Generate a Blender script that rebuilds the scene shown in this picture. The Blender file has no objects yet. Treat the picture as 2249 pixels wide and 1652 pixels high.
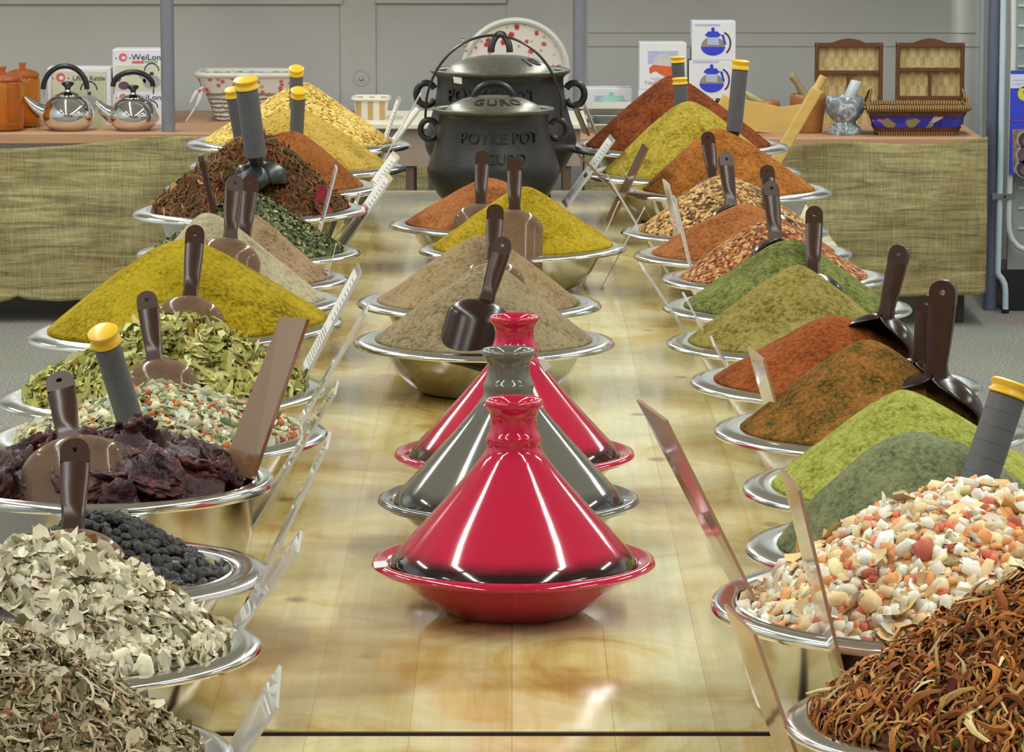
import bpy, bmesh, math, random
from mathutils import Vector, Matrix, noise
rnd = random.Random(7)
PI = math.pi
S = bpy.context.scene
COL = S.collection

# ------------------------------------------------------------------ camera
F, CX, CY = 8500.0, 1124.5, 826.0          # focal length and centre in pixels of a 2249x1652 frame
PITCH = math.radians(8.21)
ZT = 0.80                                  # height of the long table
ZC = ZT + 0.778                            # height of the lens
cp, sp = math.cos(PITCH), math.sin(PITCH)
cam = bpy.data.cameras.new('camera'); cam.sensor_width = 36; cam.lens = 36 * F / 2249
cam.clip_end = 60
co = bpy.data.objects.new('camera', cam); COL.objects.link(co)
co.location = (0, 0, ZC); co.rotation_euler = (PI / 2 - PITCH, 0, 0)
S.camera = co

def ray(px, py):
    x = (px - CX) / F; y = -(py - CY) / F
    return Vector((x, cp + y * sp, -sp + y * cp))
def at_y(px, py, Y):
    d = ray(px, py); t = Y / d.y
    return Vector((d.x * t, Y, ZC + d.z * t))
def at_z(px, py, z):
    d = ray(px, py); t = (z - ZC) / d.z
    return Vector((d.x * t, d.y * t, z))
def depth(P):
    return P.y * cp + (ZC - P.z) * sp
def x_for(px, y, z):
    return (px - CX) / F * (y * cp + (ZC - z) * sp)

# ------------------------------------------------------------------ materials
def srgb(r, g, b):
    f = lambda c: (c / 255 / 12.92) if c <= 10 else (((c / 255) + .055) / 1.055) ** 2.4
    return (f(r), f(g), f(b), 1)
class NT:
    def __init__(s, name):
        s.m = bpy.data.materials.new(name); s.m.use_nodes = True
        s.t = s.m.node_tree; s.n = s.t.nodes; s.l = s.t.links
        s.b = s.n['Principled BSDF']
    def node(s, typ, **kw):
        n = s.n.new(typ)
        for k, v in kw.items():
            if k in n.inputs: n.inputs[k].default_value = v
            else: setattr(n, k, v)
        return n
    def link(s, a, b): s.l.new(a, b)
    def coord(s, scale=(1, 1, 1), rot=(0, 0, 0), out='Object'):
        tc = s.node('ShaderNodeTexCoord'); mp = s.node('ShaderNodeMapping')
        mp.inputs['Scale'].default_value = scale; mp.inputs['Rotation'].default_value = rot
        s.link(tc.outputs[out], mp.inputs['Vector']); return mp.outputs['Vector']
    def noise(s, vec, scale, detail=3, rough=.55, dist=0):
        n = s.node('ShaderNodeTexNoise'); n.inputs['Scale'].default_value = scale
        n.inputs['Detail'].default_value = detail; n.inputs['Roughness'].default_value = rough
        n.inputs['Distortion'].default_value = dist
        s.link(vec, n.inputs['Vector']); return n
    def ramp(s, fac, stops, interp='LINEAR'):
        r = s.node('ShaderNodeValToRGB'); r.color_ramp.interpolation = interp
        el = r.color_ramp.elements
        while len(el) < len(stops): el.new(.5)
        for e, (p, c) in zip(el, stops): e.position = p; e.color = c
        s.link(fac, r.inputs['Fac']); return r.outputs['Color']
    def mix(s, fac, a, b, mode='MIX'):
        m = s.node('ShaderNodeMix', data_type='RGBA', blend_type=mode)
        for v, i in ((fac, 0), (a, 6), (b, 7)):
            if hasattr(v, 'links'): s.link(v, m.inputs[i])
            else: m.inputs[i].default_value = v
        return m.outputs[2]
    def math(s, op, a, b=0.5):
        m = s.node('ShaderNodeMath', operation=op)
        for v, i in ((a, 0), (b, 1)):
            if hasattr(v, 'links'): s.link(v, m.inputs[i])
            else: m.inputs[i].default_value = v
        return m.outputs[0]
    def bump(s, h, strength=.3, dist=.01):
        b = s.node('ShaderNodeBump'); b.inputs['Strength'].default_value = strength
        b.inputs['Distance'].default_value = dist
        s.link(h, b.inputs['Height']); s.link(b.outputs['Normal'], s.b.inputs['Normal'])
    def set(s, **kw):
        for k, v in kw.items(): s.b.inputs[k.replace('_', ' ')].default_value = v

MATS = {}
def plain(name, c, rough=.5, metal=0, var=.08, scale=25, **kw):
    if name in MATS: return MATS[name]
    q = NT(name); v = q.coord(); n = q.noise(v, scale)
    lo = tuple(x * (1 - var) for x in c[:3]) + (1,); hi = tuple(min(1, x * (1 + var)) for x in c[:3]) + (1,)
    q.link(q.ramp(n.outputs['Fac'], [(.3, lo), (.7, hi)]), q.b.inputs['Base Color'])
    q.set(Roughness=rough, Metallic=metal, **kw)
    MATS[name] = q.m; return q.m

def powder(name, cols, scale=160, big=9, bump=.5, bd=.004, dark=.25):
    q = NT(name); v = q.coord()
    n1 = q.noise(v, scale, 5, .75); n2 = q.noise(v, big * 1.6, 6, .68, .3)
    fac = q.math('ADD', q.math('MULTIPLY', n1.outputs['Fac'], .6), q.math('MULTIPLY', n2.outputs['Fac'], .4))
    k = len(cols)
    st = [(.40 + .19 * i / max(1, k - 1), srgb(*c)) for i, c in enumerate([tuple(x * .86 for x in cols[0])] + list(cols[1:]))]
    q.link(q.ramp(fac, st), q.b.inputs['Base Color'])
    q.set(Roughness=.95); q.b.inputs['Specular IOR Level'].default_value = .1
    n3 = q.noise(v, scale * 1.6, 3, .7)
    q.bump(q.math('ADD', n3.outputs['Fac'], q.math('MULTIPLY', n2.outputs['Fac'], 1.6)), min(1, bump * 1.5), bd * 1.5)
    return q.m

def seeds(name, cols, scale=230, bump=.8, big=8, pile=None):
    q = NT(name); v = q.coord()
    vo = q.node('ShaderNodeTexVoronoi'); vo.inputs['Scale'].default_value = scale; q.link(v, vo.inputs['Vector'])
    sx = q.node('ShaderNodeSeparateColor'); q.link(vo.outputs['Color'], sx.inputs[0])
    n2 = q.noise(v, big, 4, .6)
    f = q.math('ADD', q.math('MULTIPLY', sx.outputs[0], .8), q.math('MULTIPLY', q.math('SUBTRACT', n2.outputs['Fac'], .4), .9))
    st = [(i / len(cols), srgb(*c)) for i, c in enumerate(cols)]
    c = q.ramp(f, st, 'CONSTANT')
    q.link(c, q.b.inputs['Base Color']); q.set(Roughness=.75); q.b.inputs['Specular IOR Level'].default_value = .25
    inv = q.math('SUBTRACT', 1.0, vo.outputs['Distance'])
    q.bump(inv, bump, .006)
    return q.m

def attr_mat(name, rough=.7, nscale=300):
    q = NT(name); a = q.node('ShaderNodeAttribute', attribute_name='piece_colour')
    n = q.noise(q.coord(), nscale, 3)
    q.link(q.mix(.35, a.outputs['Color'], q.ramp(n.outputs['Fac'], [(.3, (.66, .66, .66, 1)), (.7, (1, 1, 1, 1))]), 'MULTIPLY'), q.b.inputs['Base Color'])
    q.set(Roughness=rough); q.b.inputs['Specular IOR Level'].default_value = .3
    return q.m

def steel(name='dark_reflection_steel', base=(.78, .77, .74), rough=.16):
    if name in MATS: return MATS[name]
    q = NT(name); n = q.noise(q.coord(), 14, 4)
    q.link(q.ramp(n.outputs['Fac'], [(.3, tuple(x * .9 for x in base) + (1,)), (.7, base + (1,))]), q.b.inputs['Base Color'])
    r = q.ramp(n.outputs['Fac'], [(.3, (rough * .7,) * 3 + (1,)), (.75, (rough * 1.4,) * 3 + (1,))])
    q.link(r, q.b.inputs['Roughness']); q.set(Metallic=1.0)
    MATS[name] = q.m; return q.m

def wood_table():
    q = NT('butcher_block'); v = q.coord(rot=(0, 0, PI / 2))
    br = q.node('ShaderNodeTexBrick', offset=.37)
    for k, val in (('Scale', 1.0), ('Brick Width', .95), ('Row Height', .088), ('Mortar Size', .0005), ('Mortar Smooth', .5), ('Bias', -.15)):
        br.inputs[k].default_value = val
    br.inputs['Color1'].default_value = srgb(232, 226, 182); br.inputs['Color2'].default_value = srgb(214, 196, 140)
    br.inputs['Mortar'].default_value = srgb(196, 172, 122)
    q.link(v, br.inputs['Vector'])
    g = q.coord(scale=(70, 2.2, 1)); n = q.noise(g, 1, 6, .65, .6)
    grain = q.ramp(n.outputs['Fac'], [(.25, srgb(222, 204, 160)), (.6, (1, 1, 1, 1))])
    c = q.mix(.5, br.outputs['Color'], grain, 'MULTIPLY')
    b = q.noise(q.coord(scale=(4.5, 3.2, 1)), 1, 5, .65, .8)
    c = q.mix(.85, c, q.ramp(b.outputs['Fac'], [(.36, srgb(206, 172, 102)), (.45, srgb(236, 222, 172)), (.56, (1, 1, 1, 1)), (.7, srgb(222, 226, 214))]), 'MULTIPLY')
    b2 = q.noise(q.coord(scale=(2.2, 5.5, 1)), 1, 3, .5, .3)
    c = q.mix(.55, c, q.ramp(b2.outputs['Fac'], [(.3, srgb(190, 150, 100)), (.48, (1, 1, 1, 1))]), 'MULTIPLY')
    vo = q.node('ShaderNodeTexVoronoi'); vo.inputs['Scale'].default_value = 1
    q.link(q.coord(scale=(8, 5.5, 1)), vo.inputs['Vector'])
    kn = q.noise(q.coord(scale=(30, 30, 1)), 1, 2); kd = q.math('ADD', vo.outputs['Distance'], q.math('MULTIPLY', kn.outputs['Fac'], .12))
    k = q.ramp(kd, [(.1, (1, 1, 1, 1)), (.17, (0, 0, 0, 1))])
    c = q.mix(q.math('MULTIPLY', k, .7), c, srgb(110, 74, 44))
    q.link(c, q.b.inputs['Base Color'])
    q.link(q.ramp(b.outputs['Fac'], [(.3, (.10,) * 3 + (1,)), (.7, (.22,) * 3 + (1,))]), q.b.inputs['Roughness'])
    q.set(Coat_Weight=.12, Coat_Roughness=.1)
    q.bump(n.outputs['Fac'], .05, .002)
    return q.m

def wood(name, c, rough=.45, axis=(40, 40, 3), var=.25):
    if name in MATS: return MATS[name]
    q = NT(name); n = q.noise(q.coord(scale=axis), 1, 5, .6, .8)
    lo = tuple(x * (1 - var) for x in c[:3]) + (1,)
    q.link(q.ramp(n.outputs['Fac'], [(.3, lo), (.65, c)]), q.b.inputs['Base Color']); q.set(Roughness=rough)
    MATS[name] = q.m; return q.m

def burlap():
    q = NT('burlap')
    w1 = q.node('ShaderNodeTexWave', bands_direction='X'); w2 = q.node('ShaderNodeTexWave', bands_direction='Z')
    for w in (w1, w2):
        w.inputs['Scale'].default_value = 78; w.inputs['Distortion'].default_value = 2.5
        w.inputs['Detail'].default_value = 3; w.inputs['Detail Scale'].default_value = .6
        q.link(q.coord(), w.inputs['Vector'])
    weave = q.math('MULTIPLY', q.math('ADD', w1.outputs['Fac'], w2.outputs['Fac']), .5)
    s = q.noise(q.coord(scale=(3.5, 3.5, 42)), 1, 6, .72, 1.2)
    s2 = q.noise(q.coord(scale=(190, 190, 9)), 1, 4, .65)
    s3 = q.noise(q.coord(scale=(3, 3, 4)), 1, 4, .6)
    f = q.math('ADD', q.math('MULTIPLY', weave, .2), q.math('ADD', q.math('MULTIPLY', s.outputs['Fac'], .62), q.math('MULTIPLY', s2.outputs['Fac'], .24)))
    c = q.ramp(f, [(.34, srgb(72, 68, 50)), (.46, srgb(130, 122, 88)), (.58, srgb(170, 160, 114)), (.74, srgb(214, 204, 154))])
    q.link(q.mix(.5, c, q.ramp(s3.outputs['Fac'], [(.35, srgb(176, 150, 128)), (.6, (1, 1, 1, 1))]), 'MULTIPLY'), q.b.inputs['Base Color'])
    q.set(Roughness=.95); q.b.inputs['Specular IOR Level'].default_value = .1
    q.bump(f, .6, .006); return q.m

def carpet():
    q = NT('carpet'); v = q.coord(); n = q.noise(v, 150, 2, .8)
    n2 = q.noise(v, 2, 3)
    c = q.ramp(n.outputs['Fac'], [(.32, srgb(78, 77, 72)), (.5, srgb(128, 126, 118)), (.68, srgb(172, 170, 160))])
    q.link(q.mix(.3, c, n2.outputs['Color'], 'OVERLAY'), q.b.inputs['Base Color'])
    q.set(Roughness=1.0); q.bump(n.outputs['Fac'], .5, .01); return q.m

STEEL = steel('dark_reflection_steel', (.66, .65, .63), .14); STEEL_RIM = steel('polished_rim_steel', (.86, .86, .85), .13); CHROME = steel('chrome', (.86, .86, .87), .05)  # bowl bodies darker than rims: dark reflections put into the steel colour
BROWN = plain('brown_plastic', srgb(62, 38, 28), .28, var=.15)
def translucent_brown():
    q = NT('translucent_brown_plastic'); n = q.noise(q.coord(), 30)
    q.link(q.ramp(n.outputs['Fac'], [(.3, srgb(172, 142, 118)), (.7, srgb(194, 166, 142))]), q.b.inputs['Base Color'])
    q.set(Roughness=.12, Transmission_Weight=.75, IOR=1.2); return q.m
SCOOPB = translucent_brown()
DARKBOWL = plain('dark_brown_plastic', srgb(44, 28, 24), .22, var=.15)
BLACKP = plain('black_plastic', srgb(28, 28, 31), .35, var=.15)
GREYGRIP = plain('grey_rubber_grip', srgb(92, 93, 97), .5, var=.06)
YELLOWCAP = plain('yellow_plastic', srgb(238, 190, 44), .35, var=.06)
HOLE = plain('pale_hole', srgb(170, 150, 120), .5)
def acrylic():
    q = NT('clear_acrylic'); n = q.noise(q.coord(), 6)
    q.link(q.ramp(n.outputs['Fac'], [(.3, srgb(236, 234, 228)), (.7, srgb(246, 244, 240))]), q.b.inputs['Base Color'])
    q.set(Roughness=.04, Transmission_Weight=.4, IOR=1.49); return q.m
ACRYL = acrylic()
def tan_reflection():  # brown reflections in clear cards put into a flat card colour
    q = NT('tan_reflection_card'); n = q.noise(q.coord(), 8)
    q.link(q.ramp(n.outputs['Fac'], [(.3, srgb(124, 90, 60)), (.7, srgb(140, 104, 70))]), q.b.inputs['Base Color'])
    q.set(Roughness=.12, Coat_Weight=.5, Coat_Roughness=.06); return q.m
TAN = tan_reflection()
TANL = plain('pale_tan_reflection_card', srgb(172, 134, 108), .14, var=.05, scale=8, Coat_Weight=.5, Coat_Roughness=.06)  # pinkish reflection of the red tagines put into the card colour
PAPER = plain('white_card', srgb(226, 224, 222), .55, var=.03)
INK = plain('grey_ink', srgb(150, 148, 152), .6)
REDINK = plain('red_ink', srgb(200, 120, 118), .6)

# ------------------------------------------------------------------ mesh helpers
class MB:
    def __init__(s): s.v = []; s.f = []; s.c = []
    def add(s, vs, fs, col=None):
        o = len(s.v); s.v += [Vector(p) for p in vs]; s.f += [tuple(i + o for i in f) for f in fs]
        s.c += [col] * len(fs); return s
    def box(s, a, b):
        x0, y0, z0 = a; x1, y1, z1 = b
        return s.add([(x0, y0, z0), (x1, y0, z0), (x1, y1, z0), (x0, y1, z0), (x0, y0, z1), (x1, y0, z1), (x1, y1, z1), (x0, y1, z1)],
                     [(0, 3, 2, 1), (4, 5, 6, 7), (0, 1, 5, 4), (1, 2, 6, 5), (2, 3, 7, 6), (3, 0, 4, 7)])
    def cbox(s, c, d): return s.box([c[i] - d[i] / 2 for i in range(3)], [c[i] + d[i] / 2 for i in range(3)])
    def lathe(s, prof, n=64, c=(0, 0, 0), close=False, ax=None):
        vs = []; fs = []; m = len(prof)
        for i in range(n):
            a = 2 * PI * i / n
            for r, z in prof: vs.append((r * math.cos(a), r * math.sin(a), z))
        for i in range(n):
            j = (i + 1) % n
            for k in range(m if close else m - 1):
                l = (k + 1) % m
                fs.append((i * m + k, j * m + k, j * m + l, i * m + l))
        M = ax or Matrix.Translation(c)
        return s.add([M @ Vector(p) for p in vs], fs)
    def tube(s, pts, r, n=10, cap=True):
        pts = [Vector(p) for p in pts]; m = len(pts)
        rs = r if isinstance(r, (list, tuple)) else [r] * m
        vs = []; fs = []; prev = None
        for i, p in enumerate(pts):
            t = (pts[min(m - 1, i + 1)] - pts[max(0, i - 1)]).normalized()
            if prev is None:
                u = t.cross(Vector((0, 0, 1)) if abs(t.z) < .9 else Vector((1, 0, 0))).normalized()
            else:
                u = (prev - t * prev.dot(t)).normalized()
            prev = u; w = t.cross(u)
            for k in range(n):
                a = 2 * PI * k / n; vs.append(p + (u * math.cos(a) + w * math.sin(a)) * rs[i])
        for i in range(m - 1):
            for k in range(n):
                l = (k + 1) % n; fs.append((i * n + k, i * n + l, (i + 1) * n + l, (i + 1) * n + k))
        if cap: fs.append(tuple(range(n))[::-1]); fs.append(tuple((m - 1) * n + k for k in range(n)))
        return s.add(vs, fs)
    def prism(s, pts, d):
        pts = [Vector(p) for p in pts]; n = len(pts); d = Vector(d)
        return s.add(pts + [p + d for p in pts], [tuple(range(n)), tuple(range(2 * n - 1, n - 1, -1))] +
                     [(i, (i + 1) % n, n + (i + 1) % n, n + i) for i in range(n)])
    def grid(s, fn, nu, nv, wrap=False):
        vs = [fn(i, j) for i in range(nu) for j in range(nv)]; fs = []
        for i in range(nu if wrap else nu - 1):
            for j in range(nv - 1):
                a = i * nv + j; b = ((i + 1) % nu) * nv + j
                fs.append((a, b, b + 1, a + 1))
        return s.add(vs, fs)
    def mesh(s, name, mat, off=(0, 0, 0), smooth=40, recalc=True, cols=False):
        me = bpy.data.meshes.new(name); off = Vector(off)
        me.from_pydata([tuple(p - off) for p in s.v], [], s.f)
        for m in (mat if isinstance(mat, (list, tuple)) else [mat]): me.materials.append(m)
        if cols:
            at = me.color_attributes.new('piece_colour', 'FLOAT_COLOR', 'CORNER'); k = 0; buf = []
            for f, c in zip(s.f, s.c):
                for _ in f: buf += list(c or (1, 1, 1, 1))
            at.data.foreach_set('color', buf)
        if recalc:
            b = bmesh.new(); b.from_mesh(me); bmesh.ops.recalc_face_normals(b, faces=b.faces); b.to_mesh(me); b.free()
        if smooth:
            me.shade_smooth(); me.set_sharp_from_angle(angle=math.radians(smooth))
        return me
    def obj(s, name, mat, parent=None, **kw):
        off = parent.location if (parent is not None and not kw.pop('local', False)) else (0, 0, 0)
        if parent is not None and parent.parent is not None and off != (0, 0, 0): off = parent.parent.location + parent.location
        kw.pop('local', None)
        o = bpy.data.objects.new(name, s.mesh(name, mat, off, **kw)); COL.objects.link(o)
        if parent is not None: o.parent = parent
        return o
def tag(o, label=None, cat=None, group=None, kind=None):
    for k, v in (('label', label), ('category', cat), ('group', group), ('kind', kind)):
        if v: o[k] = v
    return o
def thing(name, loc, label, cat, group=None):
    o = bpy.data.objects.new(name, None); COL.objects.link(o); o.location = loc; o.empty_display_size = .05
    return tag(o, label, cat, group)
def bevel(o, w, seg=2):
    m = o.modifiers.new('bevel', 'BEVEL'); m.width = w; m.segments = seg; m.limit_method = 'ANGLE'; return o
def struct(name, mb, mat, label, **kw):
    o = mb.obj(name, mat, **kw); return tag(o, label, kind='structure')
def text_mesh(body, size, depth_=.001, space=1.0):
    cu = bpy.data.curves.new('t', 'FONT'); cu.body = body; cu.size = size; cu.extrude = depth_
    cu.align_x = 'CENTER'; cu.align_y = 'CENTER'; cu.space_character = space; cu.resolution_u = 3
    ob = bpy.data.objects.new('t', cu); COL.objects.link(ob)
    dg = bpy.context.evaluated_depsgraph_get(); dg.update()
    me = bpy.data.meshes.new_from_object(ob.evaluated_get(dg))
    bpy.data.objects.remove(ob); bpy.data.curves.remove(cu); return me
def text_obj(name, body, P, size, mat, parent, depth_=.0006, width=None):
    """upright lettering facing the camera side (-Y) at world point P"""
    me = text_mesh(body, size, depth_); me.name = name
    xs = [v.co.x for v in me.vertices]; k = 1
    if width: k = width / (max(xs) - min(xs))
    o0 = parent.matrix_parent_world if False else parent.location
    for v in me.vertices:
        x, y, z = v.co; v.co = (P.x + x * k - o0.x, P.y - z - o0.y, P.z + y - o0.z)
    me.materials.clear(); me.materials.append(mat)
    o = bpy.data.objects.new(name, me); COL.objects.link(o); o.parent = parent; return o
def decal(name, pts, Y, mat, parent, t=.0012):
    m = MB(); m.prism([at_y(x, y, Y - t) for x, y in pts], (0, t, 0)); return m.obj(name, mat, parent, smooth=0)
def ell(cx, cy, rx, ry, n=24, a0=0, a1=360):
    return [(cx + rx * math.cos(math.radians(a0 + (a1 - a0) * i / n)), cy + ry * math.sin(math.radians(a0 + (a1 - a0) * i / n))) for i in range(n + (a1 - a0 < 360))]

# ------------------------------------------------------------------ the room
Y_WALL = 13.25
def wall_paint():
    q = NT('wall_paint'); n = q.noise(q.coord(), 1.2, 3)
    q.link(q.ramp(n.outputs['Fac'], [(.3, srgb(198, 200, 198)), (.7, srgb(206, 208, 206))]), q.b.inputs['Base Color'])
    q.set(Roughness=.5); return q.m
WALL = wall_paint()
TRIM = plain('trim_paint', srgb(202, 203, 200), .45, var=.03)
GROOVE = plain('groove_paint', srgb(176, 172, 160), .6, var=.05)
CEIL = plain('ceiling_paint', srgb(205, 200, 188), .8, var=.03)
XL, XR, YF, ZH = -4.2, 4.6, -3.0, 3.3
struct('floor', MB().box((XL, YF, -.05), (XR, Y_WALL + .1, 0)), carpet(), 'grey speckled carpet floor', smooth=0)
struct('ceiling', MB().box((XL, YF, ZH), (XR, Y_WALL + .1, ZH + .1)), CEIL, 'plain pale ceiling', smooth=0)
struct('wall_back', MB().box((XL, Y_WALL, 0), (XR, Y_WALL + .1, ZH)), WALL, 'off-white panelled back wall', smooth=0)
struct('wall_left', MB().box((XL - .1, YF, 0), (XL, Y_WALL + .1, ZH)), WALL, 'plain left wall', smooth=0)
struct('wall_right', MB().box((XR, YF, 0), (XR + .1, Y_WALL + .1, ZH)), WALL, 'plain right wall', smooth=0)
struct('wall_front', MB().box((XL, YF - .1, 0), (XR, YF, ZH)), WALL, 'plain wall behind the viewer', smooth=0)
def wall_board(n, x0, y0, x1, y1, t, mat, label):
    a = at_y(x0, y1, Y_WALL); b = at_y(x1, y0, Y_WALL)
    o = struct(f'trim_{n}', MB().box((a.x, Y_WALL - t, a.z), (b.x, Y_WALL, b.z)), mat, label, smooth=0); bevel(o, .003); return o
wall_board(1, -900, -700, 748, 9, .022, TRIM, 'raised rail along the top of the left wall panels')
wall_board(2, 824, -700, 1112, 7, .022, TRIM, 'raised rail above the middle wall panel')
wall_board(3, 749, -700, 822, 330, .010, TRIM, 'flat upright board on the wall left of the black pots')
wall_board(4, 1290, 71, 2144, 73, .003, GROOVE, 'upper shadow line across the right wall panel')
wall_board(5, 1290, 101, 2160, 103, .003, GROOVE, 'lower shadow line across the right wall panel')
wall_board(6, 822, 8, 824.5, 330, .004, GROOVE, 'upright joint in the wall left of the black pots')
wall_board(7, 1113, -300, 1290, 330, .006, TRIM, 'flat upright board on the wall behind the black pots')
wall_board(8, 2146, -300, 2166, 330, .03, plain('cool_trim', srgb(196, 208, 208), .4), 'pale bluish corner strip beside the right pole')
c = at_y(794, 171, Y_WALL)
r_ = thing('wall_rosette', c, 'round raised rosette on the wall above the small fabric basket', 'wall fitting')
ax = Matrix.Translation(c) @ Matrix.Rotation(PI / 2, 4, 'X')
MB().lathe([(0, .004), (.016, .004), (.019, .010), (.0235, .004), (.026, .012), (.0285, .010), (.0285, 0)], 32, ax=Matrix.Translation(c - Vector((0, .001, 0))) @ Matrix.Rotation(PI / 2, 4, 'X')).obj('disc', TRIM, r_)
MB().lathe([(0, .018), (.006, .017), (.009, .008), (.010, .002)], 24, ax=Matrix.Translation(c - Vector((0, .005, 0))) @ Matrix.Rotation(PI / 2, 4, 'X')).obj('knob', TRIM, r_)

# ceiling lamps: rows of fluorescent fittings above both sides of the table
EMIT = NT('fluorescent_tube'); EMIT.set(Emission_Strength=0.0)
em = EMIT.node('ShaderNodeEmission'); em.inputs['Color'].default_value = (1, .97, .9, 1); em.inputs['Strength'].default_value = 14
EMIT.link(em.outputs[0], EMIT.n['Material Output'].inputs['Surface']); EMIT = EMIT.m
HOUS = plain('lamp_housing', srgb(225, 225, 222), .4, var=.02)
def lamp(x, y, L=1.45, power=34):
    t = thing('ceiling_light', (x, y, ZH), 'twin-tube fluorescent ceiling light out of the picture', 'ceiling light', 'ceiling fluorescent lights')
    o = MB().box((x - .11, y - L / 2, ZH - .05), (x + .11, y + L / 2, ZH)).obj('housing', HOUS, t, smooth=0)
    for dx in (-.05, .05):
        MB().tube([(x + dx, y - L / 2 + .03, ZH - .075), (x + dx, y + L / 2 - .03, ZH - .075)], .015, 10).obj('tube', EMIT, t)
    la = bpy.data.lights.new('ceiling_lamp', 'AREA'); la.shape = 'RECTANGLE'; la.size = .14; la.size_y = L - .06
    la.energy = power; la.color = (.965, 1, .955)
    lo = bpy.data.objects.new('ceiling_lamp', la); COL.objects.link(lo); lo.location = (x, y, ZH - .1)
for x in (-1.75, 1.45):
    for y in (.6, 2.2, 3.8, 5.4, 7.0, 8.6, 10.2, 11.8): lamp(x, y, power=34 if y < 8 else 50)
for y in (2.2, 5.4, 8.6): lamp(-3.4, y, power=34 if y < 8 else 50); lamp(3.6, y, power=34 if y < 8 else 50)
w = bpy.data.worlds.new('world'); S.world = w; w.use_nodes = True
w.node_tree.nodes['Background'].inputs[0].default_value = (.9, .95, 1, 1); w.node_tree.nodes['Background'].inputs[1].default_value = .15

# ------------------------------------------------------------------ long display tables
TABLE = wood_table(); LEGD0 = plain('end_shade_brown', srgb(74, 52, 40), .7); LEGW = wood('table_leg_wood', srgb(120, 84, 52))
Y_SEAM = at_z(1100, 1610, ZT).y; Y_END = at_z(1100, 418, ZT).y; HW = .60
def table(name, y0, y1, label):
    t = thing(name, (0, (y0 + y1) / 2, 0), label, 'table')
    o = MB().box((-HW, y0, ZT - .045), (HW, y1, ZT)).obj('tabletop', TABLE, t, smooth=0); bevel(o, .004)
    for ye in (y0 - .003, y1 - .001): MB().box((-HW + .002, ye, ZT - .044), (HW - .002, ye + .004, ZT - .0015)).obj('end_shade_strip', LEGD0, t, smooth=0)  # dark strips on the table ends, added to deepen the shade in the gap
    MB().box((-HW + .06, y0 + .06, ZT - .14), (HW - .06, y1 - .06, ZT - .045)).obj('apron', LEGW, t, smooth=0)
    for sx in (-1, 1):
        for yy in (y0 + .1, y1 - .1):
            x = sx * (HW - .1); bevel(MB().box((x - .04, yy - .04, 0), (x + .04, yy + .04, ZT - .045)).obj('leg', LEGW, t, smooth=0), .004)
table('display_table', Y_SEAM + .010, Y_END, 'long butcher-block table running down the middle under the tagines and spice bowls')
table('display_table', 1.6, Y_SEAM - .008, 'butcher-block table nearest the viewer, in front of the dark seam')

# ------------------------------------------------------------------ bowls and heaps
BOWLS = {}
PROF = [(0, 0), (.47, 0), (.56, .10), (.68, .42), (.755, .78), (.79, .98), (.82, 1.0), (.9, 1.03), (.985, .985), (1.0, .93)]
PROF_DEEP = [(0, 0), (.74, 0), (.83, .05), (.87, .35), (.885, .8), (.9, .99), (.93, 1.0), (.965, 1.02), (.995, .99), (1.0, .93)]
def bowl(key, lx, ly, rx, ry, desc, hf=.4, prof=None, fill=.83, cat='bowl', group=None):
    prof = prof or PROF
    mx, my = (lx + rx) / 2, (ly + ry) / 2; h = .07
    for _ in range(12):
        C = at_z(mx, my, ZT + h); R = (rx - lx) / 2 * depth(C) / F; h = hf * R
    a = C.x / C.y
    roll = (ly - ry) / (rx - lx) + (my + 400) * a / F
    rb = [p[0] for p in prof if p[1] == 0][-1] * R
    root = thing('steel_bowl', (C.x, C.y, ZT + rb * abs(roll) + .0005), desc, cat, group)
    root.rotation_euler = (0, -roll, 0)
    th = .0016
    nb = 6
    out = [(r * R, z * h) for r, z in prof]
    body = out[:nb] + [(r - th, z + th * .6) for r, z in out[:nb][::-1]]
    body[-1] = (0, th)
    MB().lathe(body, 72).obj('body', STEEL, root, local=True)
    rim = out[nb - 1:] + [(r - th * .6, z - th * 1.4) for r, z in out[nb - 1:][::-1]]
    MB().lathe(rim, 96, close=True).obj('rim', STEEL_RIM, root, local=True, smooth=60)
    z0 = root.location.z
    B = dict(C=Vector((C.x, C.y, 0)), R=R, h=h, zr=z0 + h, tilt=math.tan(roll), Rin=fill * R, root=root, deep=prof is PROF_DEEP)
    BOWLS[key] = B; return B

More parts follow.
